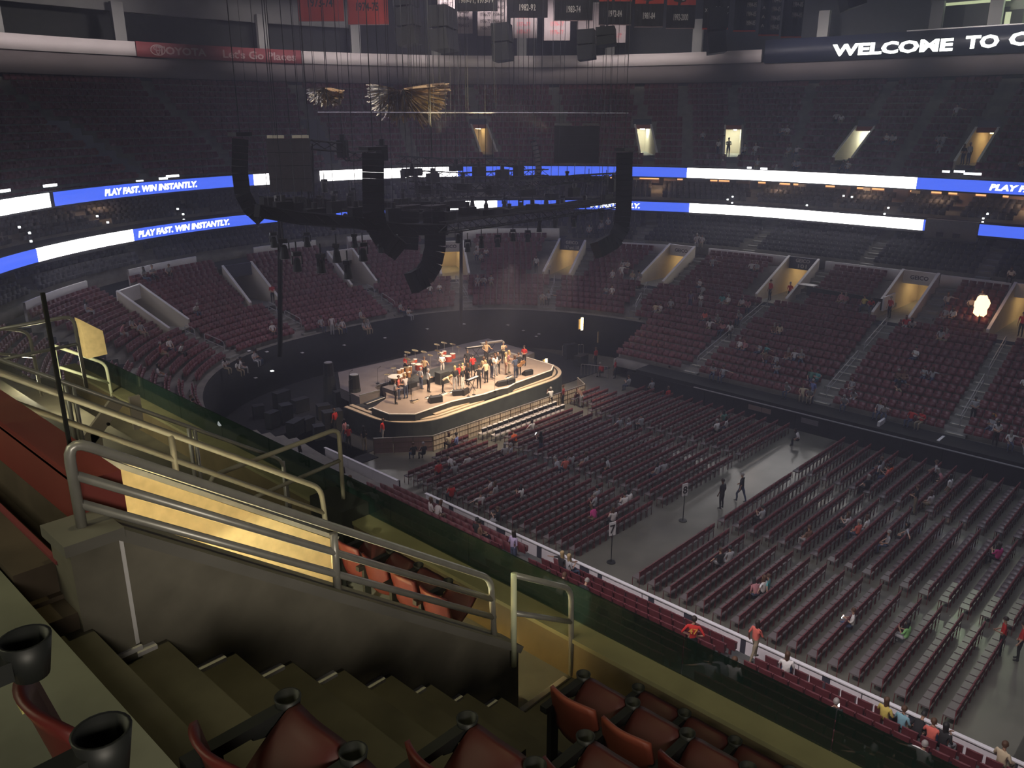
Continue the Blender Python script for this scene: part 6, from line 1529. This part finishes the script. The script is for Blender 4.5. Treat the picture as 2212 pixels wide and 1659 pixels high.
add(X5, 'l', [(572, 208, 's', 'white'), (635, 208, 's', 'white'), (885, 155, 's', 'grey'), (925, 160, 's', 'pale'), (970, 165, 's', 'grey'), (1265, 105, 't', 'white', 'person in white standing left of the bright square entrance'), (1302, 270, 's', 'pale'), (1342, 270, 's', 'grey'), (1835, 45, 's', 'pale'), (1867, 48, 's', 'white'), (1770, 105, 's', 'pale'), (1805, 105, 's', 'white'), (1880, 138, 's', 'cream'), (1930, 145, 's', 'grey'), (1750, 232, 's', 'white'), (1712, 228, 's', 'grey'), (2025, 352, 's', 'cream'), (2060, 355, 's', 'pale'),
 (2148, 300, 's', 'grey'), (385, 342, 's', 'grey'), (428, 348, 's', 'pale'), (128, 388, 's', 'grey'), (15, 458, 's', 'pale'), (148, 458, 's', 'grey'), (178, 458, 's', 'grey'), (1600-250, 5, 's', 'grey'), (885, 12-60, 's', 'pale')])
add(X5, 'f', [(1645, 720, 't', 'red', 'red-shirted steward low at the cut end of the far stand, furthest left'), (1690, 745, 's', 'red', 'red-shirted steward seated below the stairway end'), (1770, 800, 't', 'red', 'red-shirted steward standing at the corner of the far boards'), (2065, 790, 's', 'coral'), (2115, 850, 't', 'white'), (2115, 900, 's', 'red'), (2010, 850, 's', 'grey'), (2200, 870, 's', 'red'), (1860, 830, 's', 'grey'),
 (1355, 1000, 't', 'white', 'person in white shirt and black trousers standing at the barricade', ), (1435, 978, 't', 'darkred', 'person in maroon shirt reaching over the barricade'), (1555, 985, 'b', 'brown', 'person bending forward beside the end of the barricade'), (55, 1255, 't', 'red', 'red-shirted steward left of the barricade, largest of three'), (30, 1215, 't', 'pink'), (-32, 1150, 't', 'red', 'red-shirted steward in the dark behind the railing, furthest left'), (282, 1210, 't', 'red', 'red-shirted person behind the rust-coloured barricade'), (155, 1270, 't', 'black', 'person in black beside the camera tripod left of the barricade'),
 (700, 1205, 's', 'cream'), (748, 1208, 's', 'blue', 'person in blue seated at the foot of the barricade'), (1130, 1190, 's', 'orange', 'person in orange seated behind the two white-padded rows'), (1237, 1115, 's', 'white', 'large white-shirted person seated in the second white-padded row'), (1450, 1360, 's', 'coral', 'person in salmon top stretched sideways among the middle chairs'), (1490, 1335, 's', 'grey'), (1412, 1370, 's', 'grey'), (820, 1345, 's', 'white'), (722, 1355, 's', 'pale'), (735, 1395, 's', 'grey'), (1292, 1300, 't', 'black', 'dark-clothed person walking with a glowing phone between the blocks'), (1060, 1275, 's', 'pale'), (1100, 1275, 's', 'grey'),
 (635, 1500, 't', 'red', 'red-shirted steward standing at the gap of the near boards'), (715, 1540, 's', 'red', 'red-shirted steward sitting at the gap of the near boards'), (965, 1510, 's', 'pale'), (1000, 1530, 's', 'grey'), (1165, 1545, 's', 'white', 'person in white with dark shorts among the near floor chairs'), (905, 1600, 's', 'pale'), (1655, 1560, 's', 'grey'), (1640, 1600, 's', 'grey'), (1832, 1600, 's', 'white'), (1858, 1580, 's', 'white'), (2045, 1400, 's', 'grey'), (2085, 1385, 's', 'grey'), (1740, 1360, 's', 'grey'), (1585, 1340, 's', 'grey'), (1800, 1095, 's', 'grey'), (1860, 1110, 's', 'grey'), (1940, 1085, 's', 'grey'), (470, 1268, 's', 'black'), (535, 1265, 's', 'black')])
add(X6, 'f', [(1355, 1400, 's', 'orange', 'person in vivid orange top seated near the far boards'), (1330, 1420, 's', 'coral'), (1280, 1390, 's', 'grey'), (1642, 1390, 's', 'pale'), (1692, 1445, 's', 'pink'), (1712, 1600, 't', 'white', 'person in white standing with back turned among the far chairs'), (1610, 1590, 's', 'pale'), (228, 1120, 's', 'white'), (275, 1055, 's', 'greentee'), (290, 1095, 's', 'pale'), (765, 1175, 's', 'pale'), (1205, 1490, 's', 'black'), (1290, 1370, 's', 'grey')])
add(X9, 'f', [(530, 500, 's', 'white'), (490, 515, 's', 'pink'), (558, 480, 's', 'teal'), (1140, 125, 's', 'coral', 'person in coral top in the middle of the rear floor chairs'), (1195, 100, 's', 'white'), (1075, 80, 's', 'pale'), (820, 165, 's', 'brown'), (1335, 195, 's', 'grey'), (1455, 150, 's', 'grey'), (2045, 285, 's', 'magenta', 'person in magenta top near the right edge of the floor'), (1105, 710, 's', 'white', 'person in white lit by a phone among the near rear chairs'), (1455, 790, 's', 'green', 'person in lime green top lying back across the near rear chairs'),
 (2050, 930, 't', 'red', 'red-shirted steward standing in the open floor, left of two'), (2165, 965, 't', 'red', 'red-shirted steward standing in the open floor, right of two'), (250, 310, 's', 'black'), (310, 305, 's', 'grey'), (520, 30, 's', 'grey'), (380, -60, 't', 'black', 'dark figure walking in the cross aisle, right of two'), (255, -15, 't', 'black', 'dark figure standing in the cross aisle, left of two'), (1500, 20, 't', 'black', 'dark figure among the far rear chairs')])
add(X8, 'f', [(1760, 40, 's', 'pale'), (1645, 25, 's', 'magenta'), (1015, 40, 's', 'black')])
# ---- near lower stand
NEARL = [(1490, 1428, 't', 'red', 'person in red jersey numbered 47 with dark hair, standing by the boards'), (1626, 1425, 't', 'coral', 'person in coral top and shorts walking along the white boards'), (1691, 1440, 's', 'white', 'person in white with dark sleeves at the boards, right of the walker'), (1532, 1450, 's', 'grey'), (1553, 1450, 's', 'grey'), (1570, 1458, 's', 'white'), (1905, 1540, 's', 'yellow', 'person in yellow shirt with dark hair at the boards'), (1938, 1560, 's', 'lightblue', 'person in light blue shirt beside the yellow shirt'), (1975, 1572, 's', 'black', 'dark-haired person right of the light blue shirt'),
 (2003, 1590, 's', 'coral'), (2036, 1597, 's', 'black'), (1792, 1545, 's', 'black', 'dark person holding a bright phone in the near stand'), (1982, 1640, 's', 'white', 'white-haired person in white shirt at the bottom right'), (2160, 1640, 's', 'cream'), (1085, 1222, 't', 'lilac', 'person in lilac top with long dark hair standing in the near stand'), (1202, 1215, 's', 'black', 'dark-clothed person by the boards, left of a blonde one'), (1227, 1222, 's', 'grey', 'blonde long-haired person by the near boards'), (1012, 1142, 's', 'black'), (1030, 1145, 's', 'brown'), (1137, 1160, 's', 'white', 'person in white leaning over the near boards'), (1122, 1150, 's', 'black'),
 (1205, 1270, 's', 'pale'), (1190, 1258, 's', 'grey'), (1238, 1278, 's', 'black'), (920, 1095, 's', 'pale'), (930, 1100, 's', 'pale'), (858, 1030, 's', 'black', 'person all in black behind the white boards near the gap'), (757, 1050, 's', 'white'), (1880, 1650, 's', 'black'), (2190, 1600, 's', 'tan'), (800, 1075, 's', 'pale')]
FAR = {'l': [], 'f': [], 'u': []}
add(X3, 'u', [(1000, 745, 's', 'pale'), (1040, 738, 's', 'white'), (655, 825, 's', 'grey'), (690, 812, 's', 'pale'), (1330, 875, 's', 'white'), (1385, 868, 's', 'white'), (1360, 880, 's', 'pale'), (1780, 700, 's', 'pale'), (1650, 905, 's', 'grey'), (1690, 895, 's', 'grey'), (1670, 930, 's', 'grey'), (700, 945, 's', 'grey'), (750, 948, 's', 'pale'), (740, 1030, 's', 'grey'), (765, 1025, 's', 'grey'), (410, 945, 's', 'grey'), (482, 935, 's', 'pale'), (235, 975, 't', 'white', 'person in white standing in the pale upper entrance'), (1052, 1050, 's', 'black', 'dark silhouette seated before the white-lit upper entrance'),
 (1070, 1070, 's', 'white'), (1812, 1050, 't', 'black', 'dark silhouette in the yellow-lit upper entrance, left of two'), (1845, 1055, 't', 'grey', 'silhouette in pale top in the yellow-lit upper entrance, right of two'), (2200, 1050, 's', 'pale'), (140, 845, 's', 'grey'), (490, 1055, 's', 'grey'), (620, 1065, 's', 'grey'), (300, 1000, 't', 'grey')])
add(lambda x, y: (x, y), 'c', [(1510, 518, 's', 'pale'), (1522, 519, 's', 'pale'), (1300, 492, 's', 'grey'), (1275, 498, 's', 'grey'), (1312, 488, 's', 'grey'), (1050, 547, 's', 'pale'), (1028, 548, 's', 'pale'), (1037, 549, 's', 'grey'), (2180, 605, 's', 'white')])
add(X4, 'l', [(1270, 355, 's', 'pale'), (795, 490, 's', 'pink'), (850, 445, 's', 'grey'), (890, 470, 's', 'grey'), (1100, 578, 's', 'white'), (1130, 595, 's', 'white'), (1030, 612, 's', 'darkred'), (1745, 462, 's', 'white'), (1762, 290, 't', 'red', 'red-shirted usher inside the ochre entrance by the black drop'), (2135, 500, 't', 'pale'), (2075, 445, 's', 'grey'), (2190, 462, 's', 'grey'), (1470, 712, 's', 'pale'), (1525, 692, 's', 'pale'), (1500, 700, 's', 'white'), (1630, 652, 's', 'pale'), (1650, 650, 's', 'grey'), (980, 110, 's', 'grey'), (930, 130, 's', 'grey'), (1085, 95, 's', 'grey'), (1035, 755, 's', 'pale'), (1200, 960, 's', 'pale'), (1255, 985, 's', 'grey'), (560, 340, 's', 'grey')])
add(lambda x, y: (x, y), 'l', [(735, 1030, 's', 'grey'), (650, 985, 's', 'grey')])
for q in NEARL: PL.append((q[0], q[1], 'n', q[2], q[3], q[4] if len(q) > 4 else None))
ZONE = {'l': 'in the far lower stand', 'f': 'among the floor chairs', 'n': 'in the near lower stand', 'u': 'in the upper stand', 'c': 'in the club seats'}
auto = {}
for q in PL:
    if not q[5]: auto.setdefault((q[2], q[4], q[3]), []).append(q)
for k in auto: auto[k].sort(key=lambda q: q[0])
CN = dict(greentee='green', pale='pale grey', coral='coral red', tan='tan', cream='cream', darkred='dark red', lightblue='light blue')
rr2 = random.Random(5)
placed = 0
for q in PL:
    x, y, on, kd, cn, lab = q
    if kd == 't': body = 'stand'; gr = .0
    elif kd == 'b': body = 'bend'
    else: body = rr2.choice(('sit', 'sit', 'sit_lean', 'sit_phone', 'sit_arm'))
    if kd == 't' and rr2.random() < .3: body = 'hands_front'
    scale = None; col_ = C[cn]; pants = C[rr2.choice(('black', 'denim', 'denim', 'grey', 'khaki'))]; style = 'long' if rr2.random() < .35 else 'short'; hair = None
    rz = None
    if on == 'f':
        p = at_z(x, y, .0 if kd in 'tb' else .72); loc = Vector((p.x, p.y, 0)); rz = math.pi/2+rr2.uniform(-.5, .5)
    elif on == 'n':
        h = hit(x, y, off=0 if kd == 't' else .7)
        loc, s_, t_ = h; k = max(0, int(s_/.85)); loc.z = 1.5+.357*k; c, n = ring(max(0, s_), t_); rz = 0+rr2.uniform(-.4, .4)
        if s_ < 0: loc.z = 0.0 if s_ < -.3 else 1.5
        loc = Vector((40-(14.5+.85*k+(.28 if kd != 't' else .12)), loc.y, loc.z))
    else:
        up_ = on == 'u'; h = hit(x, y, up=up_, off=0 if kd == 't' else .7)
        if h is None: continue
        loc, s_, t_ = h
        if s_ < -1: p = at_z(x, y, 0); loc = Vector((p.x, p.y, 0)); rz = -1.5
        else:
            if up_: k = max(0, int((s_-20.6)/.84)); z = 15.2+.588*k; ss_ = 20.6+.84*k+.33
            elif s_ > 16.2 and (t_ < 46 or s_ > 18.2): k = max(0, int((s_-16.6)/.8)); z = 8.75+.34*k; ss_ = 16.6+.8*k+.3
            else: k = max(0, int(s_/.85)); z = 1.5+.357*k; ss_ = .85*k+.32
            inv = [v for v in (UP_V if up_ else LOW_V) if abs(t_-v) < tw(13, v, 1.5 if not up_ else .9)]
            if inv and ((not up_ and 10.4 < s_ < 16) or (up_ and 23.1 < s_ < 27.5)):
                z = 16.95 if up_ else 5.85; d = ray(x, y); tt = (z-H)/d.z
                X_ = max(10.7 if not up_ else 23.4, min(s_, 12.5 if not up_ else 25)); ss_ = X_
            c, n = ring(ss_, t_); loc = Vector((c.x, c.y, z)); rz = math.atan2(-n.y, -n.x)+rr2.uniform(-.5, .5)
    lie = None
    if lab and 'walking' in lab: body = 'walk'
    if lab and 'phone' in lab: body = 'phone' if kd == 't' else 'sit_phone'
    if lab and 'jersey' in lab: body, pants, hair, style, rz = 'hip', C['black'], 0, 'short', .45
    if lab and 'blonde' in lab: hair, style = 2, 'long'
    if lab and 'white-haired' in lab: hair = 3
    if lab and 'long dark hair' in lab: hair, style = 0, 'long'
    if lab and 'steward' in lab or (lab and 'usher' in lab): pants = C['black']; hair = hair or rr2.choice((0, 1, 3)); style = 'short'
    if lab and 'person in white shirt and black trousers' in lab: body, rz, pants = 'phone', 1.2, C['black']
    if not lab:
        L = auto[(on, cn, kd)]; i = L.index(q)
        cnm = CN.get(cn, cn); lab = 'person in %s %s %s' % (cnm, {'s': 'seated', 't': 'standing', 'b': 'bending'}[kd], ZONE[on])
        if len(L) > 1: lab += ', %s of %d from the left' % (nth(i), len(L))
    grp = 'people '+ZONE[on]
    o = person(loc, rz, body, col_, pants, lab, hair=hair, style=style, group=grp, extras=False)
    if 'phone' in lab or 'lit by' in lab:
        ph = MB().box((0, 0, 0), (.02, .09, .16)).build('mobile_phone', M['phone']); f = Vector((math.cos(rz), math.sin(rz), 0)); ph.location = loc+f*.40+Vector((0, 0, .84 if kd == 's' else 1.46)); ph.rotation_euler = (0, -.4, rz); tag(ph, 'glowing phone held by the '+lab[:60].rsplit(' ', 1)[0] if False else 'glowing phone held by '+{'dark-c': 'the dark figure between the floor blocks', 'dark p': 'the dark person in the near stand', 'person': 'the white-shirted person in the rear chairs'}.get(lab[:6], 'someone'), 'phone')
    if '47' in lab:
        f = Vector((math.cos(rz), math.sin(rz), 0)); rgt = Vector((f.y, -f.x, 0))
        flat_text('47', .22, Vector((-.165, 0, 1.30)), (0, -1, 0), o, mat('yellow number', (.80, .45, .08), .7), name='jersey_number')
    placed += 1
# person lying across seats
h = hit(1812, 1572, off=.5)[0]; person(h+Vector((0, 0, .0)), 0, 'stand', (.50, .17, .18), C['grey'], 'person in dull pink top lying across seats in the near stand', hair=1, lie=(math.radians(90), 0, math.radians(20)))
# two blond heads beyond the ledge, on the club balcony below it
mb = MB(); mb.box((7.6, 12, at_x(430, 917, 7.4).z-1.33), (2.6, 9, .12)); struct(mb.build('floor_balcony', M['dark_int']))
for i, (x, y) in enumerate(((430, 905), (521, 945))):
    p = at_x(x, y+12, 7.4); person((p.x, p.y, p.z-1.27), .2, 'sit', C['grey'], C['black'], ('blond head just above the front ledge, further left', 'blond head just above the front ledge, nearer the guard rail')[i], 0, 2, 'long', 'blond spectators behind the ledge', 1.05)
p = at_z(474, 925, .9); o = thing('floor_monitor', 'small bright screen tilted on a dark stand beyond the ledge', 'screen', (p.x, p.y, 0)); MB().box((0, 0, .5), (.05, .05, 1.0)).build('stand', M['blackmetal'], o); MB().box((0, 0, 1.05), (.05, .4, .5), rot=Matrix.Rotation(.5, 3, 'X')).build('display', M['phone'], o)
# ================================================================== thin stage haze filling the bowl
hz = MB().box((46, 24, 17), (88, 110, 34)).build('haze', None)
hm = D.materials.new('haze'); hm.use_nodes = True; nt = hm.node_tree; nt.nodes.clear()
out_ = nt.nodes.new('ShaderNodeOutputMaterial'); vs_ = nt.nodes.new('ShaderNodeVolumeScatter')
vs_.inputs['Color'].default_value = (.74, .76, 1, 1); vs_.inputs['Density'].default_value = .0034; vs_.inputs['Anisotropy'].default_value = .3
nt.links.new(vs_.outputs[0], out_.inputs['Volume']); hz.data.materials.clear(); hz.data.materials.append(hm)
tag(hz, 'thin bluish haze hanging in the whole bowl', 'haze', None, 'stuff')
